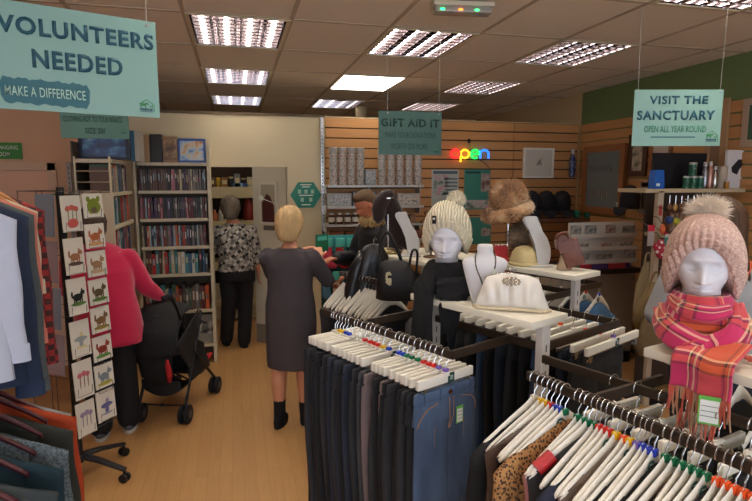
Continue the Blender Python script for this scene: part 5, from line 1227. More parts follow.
# hexagon notice
hx = at(306, 195, Y=YB-.01); t = thing('hexagon_notice', 'green hexagonal notice with pale squares, on the cream partition', 'notice', (hx.x, YB-.008, hx.z))
r = (at(321.5, 195, Y=YB).x-at(290.5, 195, Y=YB).x)/2
b = B(); prism(b, [(r*cos(k*PI/3), r*.94*sin(k*PI/3)) for k in range(6)], .012); obj('board', b, mat('hex_green', '#1c7a66', .45), t, False)
for x, z in ((-.42, .22), (-.0, .22), (.42, .22), (-.25, -.3), (.3, -.3)): b = B(); box(b, (x*r, -.007, z*r), (.2*r, .002, .26*r)); obj('pale_square', b, mat('hex_pale', '#9fc4ae', .5), t, False)
b = B(); [box(b, (x*r, -.007, z*r), (w_*r, .002, .07*r)) for x, z, w_ in ((0, .66, .7), (0, .52, .5), (0, -.02, .9), (0, -.62, .6))]; obj('white_lines', b, M_sw, t, False)

# ---------------------------------------------------------------- gift shelves on the slatted wall
t = thing('wall_shelving', 'grey-white metal shelves of gifts fixed to the slatted wall', 'shelf', (0, 0, 0)); GY_ = YB-.30
gz = [at(370, y, Y=GY_).z for y in (185, 206, 224, 240)]; gx0, gx1 = at(328, 200, Y=GY_).x, at(424, 200, Y=GY_).x; gxm = at(372, 200, Y=GY_).x
M_gs = mat('shelf_steel', '#bdbab4', .35, .3)
for i, z in enumerate(gz):
    b = B(); box(b, ((gx0+gx1)/2, GY_+.14, z-.012), (gx1-gx0, .28, .024), bev=.002); obj('shelf', b, M_gs, t, False)
    for x in (gx0, gxm, gx1): b = B(); box(b, (x, GY_+.2, z-.05), (.01, .16, .07)); obj('bracket', b, M_gs, t, False)
M_tin = ramp_mat('white_floral_tin', 'noise', 34, [(.35, '#5a5f66'), (.46, '#c4beb4'), (.6, '#d6d0c6'), (.7, '#a05a50')], .4)
def px_items(pxs, y, z, fn): 
    for i, p in enumerate(pxs): fn(i, at(p, y, Y=GY_+.06).x, z)
def tin(i, x, z, h=.36, r=.04, lab='tall white floral tube', grp='tall floral tubes'):
    tt = thing('gift_tube', f'{lab}, {ORD[i]} from the left on the top gift shelf', 'gift tube', (x, GY_+.07, z), 0, grp); b = B(); lathe(b, [(r-.002, 0), (r, .004), (r, h*.86), (r-.001, h*.862)], 22); obj('tube', b, M_tin, tt)
    b = B(); lathe(b, [(r+.001, h*.86), (r+.001, h-.004), (r-.003, h), (.001, h)], 22); obj('lid', b, mat('tube_lid', '#b8b4ac', .4), tt)
px_items([333.5, 342.5, 351.5, 360.5, 382, 391, 400, 409, 418], 180, gz[0], tin)
boxed('gift_box', 'square pale gift box between the two groups of tall floral tubes', 'gift box', (at(371.5, 180, Y=GY_).x, GY_+.02, gz[0]), (.11, .1, .15), '#9aa0a4', ramp_mat('pale_floral', 'noise', 40, [(.4, '#8a98a4'), (.6, '#c8c8c4')], .5))
for i, (xa, xb, h_, c) in enumerate(((329, 352, .125, '#a8a8a4'), (353.5, 377, .14, '#6a7c84'), (398, 421, .12, '#b4b0aa'))):
    p, q = at(xa, 200, Y=GY_), at(xb, 200, Y=GY_); boxed('gift_box', f'{["pale grey patterned", "blue-grey snowy", "white windowed"][i]} gift box on the second gift shelf', 'gift box', ((p.x+q.x)/2, GY_+.02, gz[1]), (q.x-p.x, .12, h_), c, MC['pale_floral'] if i < 2 else M_tin)
for i in range(6):
    x = at(333+8*i, 220, Y=GY_).x; tt = thing('jam_jar', f'brown jar with a white label, {ORD[i]} from the left on the third gift shelf', 'jar', (x, GY_+.07, gz[2]), 0, 'jars on the gift shelf')
    b = B(); lathe(b, [(.028, 0), (.032, .008), (.032, .08), (.026, .095)], 16); obj('jar', b, mat('brown_jar', '#4c2f1c', .25), tt)
    b = B(); lathe(b, [(.028, .093), (.028, .112), (.001, .112)], 16); obj('lid', b, M_gs, tt)
    b = B(); lathe(b, [(.0328, .022), (.0328, .068)], 16); obj('label', b, mat('jar_label', '#cfc8ba', .6), tt)
for i, (xa, xb) in enumerate(((329, 345), (346, 362), (408, 424))):
    p, q = at(xa, 230, Y=GY_), at(xb, 230, Y=GY_); boxed('gift_box', f'brown gift box on the lowest gift shelf, {ORD[i]} from the left', 'gift box', ((p.x+q.x)/2, GY_+.02, gz[3]), (q.x-p.x-.01, .1, .085), '#7a452c')
for i, (xa, c, n) in enumerate(((406, '#c8c0b4', 'white'), (414, '#8a6a50', 'brown'))):
    boxed('gift_box', f'small {n} gift box at the right end of the third gift shelf', 'gift box', (at(xa, 220, Y=GY_).x, GY_+.03, gz[2]), (.06, .08, .08), c)
# sock stand
SKY = 4.62; k0, k1 = at(321, 250, Y=SKY).x, at(364, 250, Y=SKY).x; ks = at(340, 235, Y=SKY).z
t = thing('sock_stand', 'teal-topped sock display stand between the two reaching customers', 'display stand', ((k0+k1)/2, SKY, 0)); kw = k1-k0
b = B(); box(b, (0, .01, ks/2+.05), (kw, .02, ks-.1)); obj('panel', b, mat('dark_teal_panel', '#1f4a4c', .6), t, False)
b = B(); box(b, (0, -.004, ks-.07), (kw, .024, .14)); obj('header', b, mat('teal_header', '#3f9c98', .5), t, False)
b = B(); box(b, (0, 0, .02), (kw, .3, .04)); obj('base', b, M_black, t, False)
M_spot = ramp_mat('red_spotted_knit', 'voronoi', 26, [(0, '#e8dcd0'), (.16, '#e8dcd0'), (.2, '#c02024'), (1, '#c02024')], .9)
SK = [(328, 245, M_cr := mat('pink_sock', '#c83c54', .9), 'pink'), (340, 245, M_spot, 'red white-spotted'), (351, 245, mat('black_sock_knit', '#1a1a20', .9), 'black'), (326, 278, mat('blue_grey_sock', '#4f7a90', .9), 'blue-grey'), (337, 278, ramp_mat('cream_brown_knit', 'voronoi', 14, [(0, '#7a3c2c'), (.25, '#7a3c2c'), (.35, '#c0a084'), (1, '#c0a084')], .9), 'cream and brown'), (352, 278, mat('dark_sock', '#20262a', .9), 'dark grey')]
for x, y, m, cn in SK:
    p = at(x, y, Y=SKY-.03); tt = thing('socks', f'{cn} socks on a teal card hanging on the sock stand', 'socks', (p.x, SKY-.03, p.z), 0, None)
    b = B(); loft(b, [(0, 0, .0, .038, .014), (0, 0, -.10, .036, .015), (.004, 0, -.14, .042, .016), (.022, 0, -.17, .052, .015), (.035, 0, -.19, .042, .013), (.04, 0, -.205, .025, .008)], 18, pw=2.6); obj('sock_pair', b, m, tt)
    b = B(); box(b, (0, -.006, .02), (.075, .03, .075), bev=.003); obj('header_card', b, mat('teal_card', '#4fae9c', .5), tt)
t = thing('greeting_card', 'green gift card packet held up beside the sock stand', 'gift packet', at(322, 243, Y=4.05), .4); b = B(); box(b, (0, 0, 0), (.11, .006, .13), bev=.002); obj('packet', b, mat('packet_green', '#1f6a4a', .4), t, False); b = B(); box(b, (0, -.004, .035), (.08, .002, .03)); obj('packet_window', b, mat('teal_card', '#4fae9c', .5), t, False)
# neon sign, posters, pictures
nx = at(470, 154, Y=YB-.05); t = thing('neon_sign', 'red, yellow, green and blue neon tube sign spelling open on the slatted wall', 'neon sign', (nx.x, YB-.05, nx.z))
ow = (at(489, 154, Y=YB).x-at(450, 154, Y=YB).x); xh = .085; cx = [-.37*ow, -.13*ow, .13*ow, .37*ow]; rr = .105*ow
def arc(cx_, cz, rx, rz_, a0, a1, n=18): return [(cx_+rx*cos(rad(lerp(a0, a1, i/n))), 0, cz+rz_*sin(rad(lerp(a0, a1, i/n)))) for i in range(n+1)]
NE = [('red', '#ff2a2a', [arc(cx[0], 0, rr, xh*.5, 0, 360)]), ('yellow', '#ffb92a', [arc(cx[1], 0, rr, xh*.5, 200, -160), [(cx[1]-rr, 0, .03), (cx[1]-rr, 0, -.085)]]),
      ('green', '#25e05a', [[(cx[2]-rr, 0, 0), (cx[2]+rr, 0, 0)]+arc(cx[2], 0, rr, xh*.5, 0, 300)]), ('blue', '#2a7cff', [[(cx[3]-rr, 0, -.045), (cx[3]-rr, 0, .04)], arc(cx[3], 0, rr, xh*.5, 180, 0)+[(cx[3]+rr, 0, -.045)]])]
for n_, c, ps in NE:
    b = B(); [tube(b, p, .012, 8) for p in ps]; obj(n_+'_letter', b, mat('neon_'+n_, c, .4, emit=1.6), t)
b = B(); tube(b, [(-.02, .02, .05), (0, .03, .135), (.02, .02, .05)], .002, 4); box(b, (0, .035, .14), (.03, .02, .04)); tube(b, [(.1, .03, -.04), (.2, .035, -.1), (.24, .035, -.14)], .003, 4); obj('wire', b, M_black, t)
def poster(label, x0, x1, y0, y1, m, parts=(), Yp=YB-.0155, X=None, name='poster', th=.004, frame=None, cat='poster', rz=0):
    if X is None:
        p, q = at(x0, (y0+y1)/2, Y=Yp), at(x1, (y0+y1)/2, Y=Yp); cxm = (x0+x1)/2; zt, zb = at(cxm, y0, Y=Yp).z, at(cxm, y1, Y=Yp).z; w = q.x-p.x; loc = ((p.x+q.x)/2, Yp, zb); rz_ = rz
    else:
        p, q = at(x0, (y0+y1)/2, X=X), at(x1, (y0+y1)/2, X=X); cxm = (x0+x1)/2; zt, zb = at(cxm, y0, X=X).z, at(cxm, y1, X=X).z; w = abs(q.y-p.y); loc = (X, (p.y+q.y)/2, zb); rz_ = -PI/2
    h = zt-zb; t = thing(name, label, cat, loc, rz_)
    if frame:
        b = B(); fw = frame[1]
        for s in (-1, 1): box(b, (s*(w/2-fw/2), 0, h/2), (fw, .024, h-2*fw), bev=.001); box(b, (0, 0, h/2+s*(h/2-fw/2)), (w, .025, fw), bev=.001)
        obj('frame', b, frame[0], t, False); th = .008
    b = B(); box(b, (0, 0, h/2), (w-.002, th, h-.002)); obj('sheet' if not frame else 'picture', b, m, t, False)
    for nm, mm, a, c, e, f in parts:
        b = B(); box(b, ((a+c)/2*w, -th/2-.001, (e+f)/2*h), ((c-a)*w, .0015, (f-e)*h)); obj(nm, b, mm, t, False)
    return t, w, h
M_ph = ramp_mat('flower_photo', 'noise', 11, [(.35, '#3a5a44'), (.5, '#b0b4b0'), (.62, '#c48a90')], .5); M_txt = mat('print_grey', '#6a7c84', .6); M_pw = mat('poster_white', '#b4b8b0', .5)
poster('pale poster with photographs and text lines behind the cream bobble hat', 431.5, 458.5, 169.5, 206, M_pw, [('photo', M_ph, -.45, .1, .3, .85), ('title', mat('slate_print', '#4a6470', .5), -.45, .45, .88, .96)]+[('text_line', M_txt, .0 if i % 2 else -.05, .45, .12+.1*i, .17+.1*i) for i in range(7)])
M_pg = mat('poster_green', '#3c8272', .5)
poster('teal green poster with small photos down its right side, left of the fur hat', 464, 490, 169.5, 209.5, M_pg, [('photo', ramp_mat('donkey_photo', 'noise', 9, [(.35, '#3a2a22'), (.5, '#b0a49a'), (.65, '#6a4434')], .5), .14, .47, .45, .9), ('photo', M_ph, -.46, .47, .03, .24), ('title', mat('poster_print', '#1c4a48', .5), -.44, .1, .9, .95)])
poster('lower teal green poster half hidden behind the necklace bust', 466, 491, 217, 244, M_pg, [('photo', MC['donkey_photo'], .1, .46, .3, .6)])
M_fw = mat('picture_frame_white', '#efe9dc', .4); M_mt = mat('mount_white', '#d6d0c2', .6); M_sk = mat('pencil_grey', '#7a756c', .7)
t, w, h = poster('white-framed small pencil drawing on the slatted wall right of the neon sign', 523, 553.5, 148, 178, M_mt, (), name='framed_picture', frame=(M_fw, .02), cat='picture')
b = B()
for k in range(7): tube(b, [(-.03+.012*k, -.006, h*.42+.008*sin(k*3)), (-.01+.006*k, -.006, h*.52+.01*k % .04), (.0+.008*k, -.006, h*(.5+.03*k))], .0022, 4)
obj('pencil_drawing', b, M_sk, t)
# caps on the back wall, blue hanging charm, wall shelf with tins
M_cap = mat('dark_cap', '#1f1f26', .85)
def cap(lab, p, rz=0, m=M_cap, nm='cap'):
    t = thing(nm, lab, 'cap', p, rz); b = B(); loft(b, [(0, 0, -.12, .10, .075), (0, 0, -.02, .105, .08), (0, 0, .05, .09, .07), (0, 0, .09, .055, .045), (0, 0, .105, .01, .01)], 24); obj('crown', b, m, t, ang=3)
    b = B(); prism(b, [(.09*cos(k*PI/10), -.11-.085*sin(k*PI/10)) for k in range(11)], .008, M.Translation((0, -.075, 0)) @ M.Rotation(-.25, 4, 'X')); obj('peak', b, m, t)
for i, x in enumerate((531, 546, 562)): p = at(x, 200, Y=YB-.12); cap(f'dark baseball cap on the slatted wall, {["left", "middle", "right"][i]} one of the three beside the jewellery cabinet', p)
p = at(572.5, 163, Y=YB-.05); t = thing('hanging_charm', 'blue and white bottle-shaped decoration hanging on the slatted wall corner', 'decoration', p)
b = B(); lathe(b, [(.001, -.16), (.032, -.155), (.036, -.1), (.036, .04), (.018, .08), (.016, .11)], 16); obj('bottle', b, ramp_mat('blue_beads', 'voronoi', 40, [(0, '#c0c4cc'), (.4, '#2c4478'), (1, '#23304c')], .3), t); b = B(); lathe(b, [(.019, .10), (.02, .15), (.001, .155)], 12); tube(b, [(0, 0, .15), (0, .02, .17)], .003, 4); obj('cap', b, M_gs, t)
ya = YB-.26; t = thing('wall_ledge', 'dark brown wall ledge below the caps, carrying green tins', 'shelf', (0, 0, 0)); p, q = at(520, 219, Y=ya), at(604, 219, Y=ya)
b = B(); box(b, ((p.x+q.x)/2, ya+.12, p.z-.02), (q.x-p.x, .25, .035)); obj('board', b, mat('dark_wood', '#6a4630', .5), t, False)
for i, x in enumerate((576.5, 588)):
    pp = at(x, 218, Y=ya+.05); tt = thing('tin', f'small green {"round" if i == 0 else "wide"} tin on the ledge below the jewellery cabinet', 'tin', (pp.x, ya+.05, p.z-.0)); b = B(); lathe(b, [(.03+.015*i, 0), (.032+.015*i, .01), (.032+.015*i, .06)], 16); obj('tin', b, mat('tin_green', '#1f7a5c', .35, .3), tt); b = B(); lathe(b, [(.034+.015*i, .055), (.034+.015*i, .075), (.001, .078)], 16); obj('lid', b, mat('lid_green', '#2c9474', .35, .3), tt)
# right wall: jewellery cabinet, frames, cap, calendar
M_cw = mat('cabinet_wood', '#8f5c34', .4, var=.15, vs=5, stretch=(1, 1, 8))
XW = XR-.029
t, w, h = poster('wooden wall cabinet with a grey panel of hanging jewellery, in the corner', 583, 624, 145, 214, mat('cabinet_lining', '#687070', .6), (), X=XW-.03, name='jewellery_cabinet', frame=(M_cw, .07), cat='cabinet')
b = B(); box(b, (0, .022, h/2), (w, .036, h)); obj('case', b, M_cw, t, False)
b = B()
for i in range(5): tube(b, [(-.22*w+.11*w*i+.03*cos(a), -.02, h*.66+.035*sin(a)) for a in [k*PI/6 for k in range(12)]], .003, 5, close=True)
for i in range(9): tube(b, [(-.25*w+.06*w*i, -.02, h*.36), (-.25*w+.06*w*i, -.022, h*(.26-.03*(i % 3)))], .0035, 5)
obj('hanging_jewellery', b, M_metal, t); b = B(); box(b, (w*.42, -.02, h*.12), (.012, .02, .09)); obj('white_tag', b, M_sw, t, False)
M_fb = mat('frame_brown', '#4a2c1c', .4)
M_prt = ramp_mat('pencil_portrait', 'noise', 13, [(.4, '#6a655c'), (.55, '#b8b0a0')], .6)
poster('brown-framed pencil picture tilted beside the aqua sanctuary sign', 629, 647, 134, 176, M_prt, (), X=XW, name='framed_picture', frame=(M_fb, .05), cat='picture')
poster('brown-framed print mostly hidden behind the aqua sanctuary sign', 651, 672, 130, 172, M_mt, (), X=XW, name='framed_picture', frame=(M_cw, .03), cat='picture')
poster('tall light wood picture frame right of the aqua sanctuary sign', 706, 727, 100, 178, mat('frame_back', '#8a6e54', .6), (), X=XW, name='framed_picture', frame=(mat('light_frame', '#b08c64', .5), .05), cat='picture')
poster('pale-framed green picture at the right edge above the dog portrait', 743, 775, 97, 146, mat('green_print2', '#3f5a44', .5), (), X=XW, name='framed_picture', frame=(mat('pale_frame', '#b09a84', .5), .05), cat='picture')
poster('calendar with a red heading and grey photo of trees on the right slatted wall', 640, 656, 181, 214, ramp_mat('tree_photo', 'wave', 5, [(.3, '#4a4744'), (.7, '#9a948a')], .5, dist=5), [('heading', mat('heading_white', '#b8a89c', .5), -.5, .5, .78, 1), ('red_mark', mat('red_print', '#a83a3a', .5), -.45, 0, .82, .97), ('date_grid', M_pw, -.5, .5, 0, .14)], X=XR-.018, name='calendar', cat='calendar')
p = at(630, 196, X=XW-.12); cap('black baseball cap hanging on the right slatted wall beside the calendar', p, -PI/2)
p = at(622, 205, X=XR-.019); t = thing('price_strip', 'narrow pale card strip hanging below the black cap on the right wall', 'card', p, -PI/2); b = B(); box(b, (0, 0, 0), (.05, .006, .30)); obj('card', b, mat('strip_card', '#a88e74', .6), t, False); b = B(); box(b, (0, -.004, .08), (.02, .002, .05)); obj('orange_mark', b, mat('orange_mark', '#b05a3a', .5), t, False)
# ---------------------------------------------------------------- shelf unit on the right with tins, tumblers and the dog portrait
RY = 3.35; s0, s1 = at(646, 189, Y=RY), at(790, 189, Y=RY); sz = s0.z; s1x = XR-.03
t = thing('display_shelves', 'wooden display shelves at right carrying the dog portrait and black board', 'shelf', (0, 0, 0))
b = B(); box(b, ((s0.x+s1x)/2, RY+.15, sz-.014), (s1x-s0.x, .3, .028), bev=.002); obj('shelf', b, mat('pale_shelf', '#bfae8e', .5), t, False)
z2 = at(745, 233, Y=RY).z; x2 = at(672, 233, Y=RY).x
b = B(); box(b, ((x2+s1x)/2, RY+.15, z2-.014), (s1x-x2, .3, .028)); obj('shelf', b, mat('pale_shelf', '#bfae8e', .5), t, False)
b = B(); box(b, ((x2+s1x)/2, RY+.29, (sz)/2), (s1x-x2, .02, sz-.05)); obj('back_panel', b, mat('dark_panel', '#3c2c22', .6), t, False)
b = B(); xx = at(660, 210, Y=RY).x; box(b, (xx, RY+.02, sz/2-.02), (.045, .03, sz-.03)); obj('post', b, mat('pale_post', '#b8a890', .5), t, False)
p, q = at(654, 170, Y=RY+.24), at(707, 170, Y=RY+.24); t = thing('black_board', 'large plain black board standing on the right display shelf', 'board', ((p.x+q.x)/2, RY+.26, sz)); b = B(); hb = at(680, 153, Y=RY+.24).z-sz; box(b, (0, 0, hb/2), (q.x-p.x, .02, hb), bev=.002); obj('board', b, mat('matt_black', '#17151a', .7), t, False); b = B(); box(b, (0, .0, .006), (q.x-p.x+.02, .03, .012)); obj('foot', b, M_black, t, False)
p, q = at(653.5, 178, Y=RY+.05), at(665.5, 178, Y=RY+.05); hb = at(660, 170, Y=RY+.05).z-sz
t = thing('blue_box', 'bright blue box standing in front of the black board', 'box', ((p.x+q.x)/2, RY+.08, sz)); b = B(); prism(b, [(-.045, 0), (.05, 0), (.036, hb), (-.036, hb)], .06); obj('box', b, mat('bright_blue', '#1f5cb0', .4), t, False); b = B(); box(b, (-.01, -.0315, .03), (.03, .002, .02)); obj('white_label', b, M_sw, t, False)
M_gt = ramp_mat('green_pattern_tin', 'voronoi', 50, [(0, '#b8c8b8'), (.3, '#1f6a50'), (1, '#123c30')], .35)
def can(lab, x, z, r, h, m, capm=None, name='tin', cat='tin', dy=.09):
    p = at(x, 180, Y=RY+dy); t = thing(name, lab, cat, (p.x, RY+dy, z)); b = B()
    if cat == 'tumbler': lathe(b, [(r*.8, 0), (r, .02), (r, h*.62), (r*.62, h*.8), (r*.55, h*.88)], 18)
    else: lathe(b, [(r-.002, 0), (r, .004), (r, h*.85)], 18)
    obj('body', b, m, t); b = B(); q = .6 if cat == 'tumbler' else 1.02; lathe(b, [(r*q, h*.84), (r*q, h-.004), (r*q*.9, h), (.001, h)], 18); obj('lid', b, capm or M_gs, t)
for i, x in enumerate((686.5, 693.5, 700)): can(f'green patterned tin in the lower row in front of the black board, {["left", "middle", "right"][i]} one', x, sz, .025, .095, M_gt)
can('green patterned tin stacked on top of the lower row of tins', 692, sz+.096, .028, .10, M_gt)
for i, (x, m, cn, h_) in enumerate(((704.5, mat('grey_tumbler', '#8a8a90', .25, .8), 'grey', .20), (709.5, mat('rose_tumbler', '#b08474', .3, .7), 'rose copper', .205), (714.5, mat('steel_tumbler', '#a8a49c', .2, .9), 'steel', .17))):
    can(f'{cn} metal tumbler on the right display shelf, {["left", "middle", "right"][i]} of the three', x, sz, .024, h_, m, name='tumbler', cat='tumbler')
can('white mug tin with dark print beside the tumblers and dog portrait', 722, sz, .035, .17, mat('cream_tin', '#b8aa96', .5), mat('cream_tin', '#b8aa96', .5))
can('short amber jar in front of the dog portrait', 727, sz, .018, .06, mat('amber_glass', '#a8742c', .2), name='jar', cat='jar', dy=.04)
p, q = at(728.5, 170, Y=RY+.05), at(772, 170, Y=RY+.05); hb = at(745, 150, Y=RY+.05).z-sz
t = thing('dog_portrait', 'white canvas portrait of a black and white dog on the right display shelf', 'picture', ((p.x+q.x)/2, RY+.08, sz)); wq = q.x-p.x
b = B(); box(b, (0, 0, hb/2), (wq, .025, hb), bev=.002); obj('canvas', b, mat('canvas_white', '#d8d6d6', .6), t, False)
def blob(nm, m, pts, k=1): b = B(); prism(b, [(x*wq, z*hb) for x, z in pts], .0012, M.Translation((0, -.0135-.0007*k, 0))); obj(nm, b, m, t, False)
M_dk = mat('dog_black', '#26262a', .6)
blob('dog_chest', mat('dog_cream', '#c4b8aa', .6), [(-.12, .06), (.4, .06), (.45, .5), (.1, .72), (-.12, .5)], 1)
blob('dog_ear', M_dk, [(-.40, .55), (-.38, .42), (-.26, .36), (-.22, .5), (-.13, .62), (-.1, .75), (-.25, .76)], 2); blob('dog_head', M_dk, [(-.14, .72), (-.1, .55), (-.02, .42), (.05, .46), (.06, .8), (-.02, .84)], 3)
blob('dog_head', M_dk, [(.14, .82), (.14, .45), (.26, .36), (.4, .45), (.46, .7), (.34, .86)], 3); blob('dog_muzzle', mat('dog_tan', '#8a6248', .6), [(-.06, .34), (.0, .18), (.16, .16), (.2, .34), (.1, .44)], 4); blob('dog_nose', M_dk, [(.02, .26), (.06, .22), (.1, .26), (.06, .3)], 5)
# lower shelf goods and hanging trinkets
for i, (x0, x1, y0, c, cn) in enumerate(((670, 684, 212, '#5c3a28', 'brown'), (685, 698, 216, '#a8804c', 'tan'), (727, 740, 210, '#a8a49c', 'pale grey'), (741, 756, 205, '#3c4a42', 'dark green'))):
    p, q = at(x0, 225, Y=RY+.03), at(x1, 225, Y=RY+.03); boxed('gift_box', f'{cn} gift box on the lower right display shelf', 'gift box', ((p.x+q.x)/2, RY+.04, z2), (q.x-p.x, .08, at(x0, y0, Y=RY+.03).z-z2), c, ramp_mat('box_pattern_'+str(i), 'noise', 30, [(.4, c), (.6, '#8a7a68')]))
for i in range(5):
    p = at(670+6*i, 197, Y=RY+.0); t = thing('keyring', f'small brown and gold keyring hanging under the right shelf, {ORD[i]} from the left', 'keyring', p, 0, 'keyrings under the right shelf'); b = B(); tube(b, [(0, 0, .01), (0, 0, -.05)], .003, 5); obj('chain', b, M_metal, t); b = B(); ball(b, (0, 0, -.075), .026, (.8, .4, 1.1), 8); obj('fob', b, mat('fob'+str(i % 2), ('#6a4430', '#a8844c')[i % 2], .5), t)
# cluster of toys and leads at the post
TY = RY-.12
def dangling(name, lab, cat, pts, r, m, y=TY):
    t = thing(name, lab, cat, at(*pts[0], Y=y)); o0 = at(*pts[0], Y=y); b = B(); tube(b, spline([at(*p, Y=y)-o0+V((0, .0, 0)) for p in pts], 5), r, 8); obj('strap', b, m, t)
    b = B(); tube(b, [(0, 0, -.01), (0, .10, .03)], .004, 5); obj('hook', b, M_metal, t)
M_rl = mat('red_lead', '#b8203a', .6); M_rs = ramp_mat('red_white_print', 'voronoi', 30, [(0, '#e0d4d0'), (.3, '#e0d4d0'), (.4, '#a81c38'), (1, '#a81c38')], .7)
dangling('dog_lead', 'red dog lead looping down beside the display post', 'dog lead', [(650, 226), (652, 240), (658, 252), (665, 256), (671, 266), (672, 284)], .012, M_rl)
dangling('dog_lead', 'crimson dog lead hanging rightmost in the cluster of pet toys', 'dog lead', [(664, 232), (672, 242), (675, 256), (674, 268)], .014, mat('crimson_lead', '#a01834', .6))
for lab, x, y, r, m, sc in (('navy blue ball toy hanging under the right shelf end', 669, 220, .028, mat('navy_toy', '#22386c', .4), (1, 1, 1)), ('lime green ball toy hanging by the pink hat', 676.5, 221.5, .026, mat('lime_toy', '#a8a838', .4), (1, 1, 1)), ('orange cone toy in the pet toy cluster', 662.5, 229, .028, mat('orange_toy', '#c8643c', .5), (.8, .6, 1.3)), ('red spotted soft toy in the pet toy cluster', 661, 249, .06, M_rs, (.8, .4, 1.2))):
    p = at(x, y, Y=TY); t = thing('pet_toy', lab, 'pet toy', p); b = B(); ball(b, (0, 0, 0), r, sc, 12); obj('toy', b, m, t); b = B(); tube(b, [(0, 0, r), (0, .05, r+.05), (0, .12, r+.06)], .003, 4); obj('loop', b, M_black, t)
for lab, x0, x1, y0, y1, c in (('teal card with a toy beside the display post', 664.5, 674, 234, 245, '#2f7c78'), ('red and white product card at the left of the pet toy cluster', 647.5, 654, 225, 246, '#a8a09c')):
    poster(lab, x0, x1, y0, y1, mat('pc'+c, c, .5), [('heading', M_rl if 'red' in lab else M_pw, -.5, .5, .7, 1)], Yp=TY-.02, name='product_card', cat='card')
poster('tall narrow white card strip with red print on the display post', 657.5, 663, 191, 226, mat('strip_white', '#b8ac98', .5), [('red_print', mat('red_print', '#a83a3a', .5), -.3, .3, .3, .6)], Yp=RY+.002, name='price_strip', cat='card')
# ---------------------------------------------------------------- sales counter with the card rack
CYc = 4.25; c0, c1 = at(556, 272, Y=CYc), at(640, 272, Y=CYc); cz = c0.z
t = thing('sales_counter', 'cream sales counter with a dark top, behind the handbag', 'counter', ((c0.x+c1.x)/2, CYc, 0)); cw = c1.x-c0.x
b = B(); box(b, (0, .3, cz/2-.02), (cw-.06, .54, cz-.04)); obj('body', b, mat('counter_cream', '#9f9484', .5), t, False); b = B(); box(b, (0, .3, cz-.02), (cw, .62, .045), bev=.004); obj('worktop', b, mat('counter_top', '#2c201a', .35), t, False); b = B(); box(b, (0, .02, .05), (cw-.1, .02, .1)); obj('plinth', b, M_black, t, False)
ky_ = CYc+.12; p, q = at(569, 245, Y=ky_), at(634.5, 245, Y=ky_); zb = cz+.045; zt = at(600, 222.5, Y=ky_).z; w = q.x-p.x
t = thing('card_rack', 'white display rack of Christmas card packs on the sales counter', 'card rack', ((p.x+q.x)/2, ky_, cz+.002)); hh = zt-cz
b = B(); box(b, (0, .02, hh/2), (w, .012, hh)); obj('back_board', b, mat('rack_white', '#e8e2d8', .5), t, False)
for k in range(3): b = B(); box(b, (0, -.02+.005*k, .05+.12*k), (w, .07-.01*k, .008)); box(b, (0, -.05+.01*k, .065+.12*k), (w, .004, .035)); obj('rack_ledge', b, MC['rack_white'], t, False)
CC = [(-.42, .72, .16, .26, '#5c6c72', 'snowy village'), (-.2, .72, .17, .26, '#4c6a78', 'robin in foliage'), (.1, .72, .15, .26, '#a8492c', 'orange cat portrait'), (.38, .86, .2, .12, '#60666a', 'grey skyline'), (.38, .70, .2, .13, '#5c788c', 'blue snow scene'), (-.33, .50, .2, .12, '#4a4c5c', 'dark birds'), (.04, .50, .15, .12, '#a84a44', 'red robin'), (.34, .50, .22, .13, '#3c4a3c', 'green tractor'), (-.33, .25, .2, .16, '#48505c', 'grey stag'), (.0, .22, .26, .2, '#6a6a5c', 'sprig of holly'), (.38, .2, .2, .3, '#7c84a0', 'winter trees')]
for i, (x, z, w_, h_, c, cn) in enumerate(CC):
    ly = -.035+.012*(2 if z > .6 else 1 if z > .4 else 0); o = thing('card_pack', f'Christmas card pack with {cn} picture in the white counter rack', 'card pack', ((p.x+q.x)/2+x*w, ky_+ly, cz+max(.056+.12*(2 if z > .6 else 1 if z > .4 else 0), (z-h_/2)*hh)), 0)
    b = B(); box(b, (0, 0, h_*hh/2), (w_*w*1.05, .004, h_*hh)); obj('pack', b, M_card, o, False); b = B(); box(b, (0, -.003, h_*hh/2), (w_*w*.98, .002, h_*hh*.92)); obj('picture', b, ramp_mat('cp'+c, 'noise', 25, [(.35, c), (.6, '#c4bcb0')], .5), o, False)
for i, (x0, x1, c, cn) in enumerate(((581, 590, '#a82434', 'red'), (591, 607, '#4a3468', 'purple'), (608, 624, '#c04848', 'coral'), (624.5, 629, '#4a3468', 'narrow violet'))):
    a_, c_ = at(x0, 268, Y=CYc+.02), at(x1, 268, Y=CYc+.02); boxed('card_pack', f'{cn} card box lying along the front of the sales counter', 'box', ((a_.x+c_.x)/2, CYc+.0, cz+.003), (c_.x-a_.x, .035, .05), c)
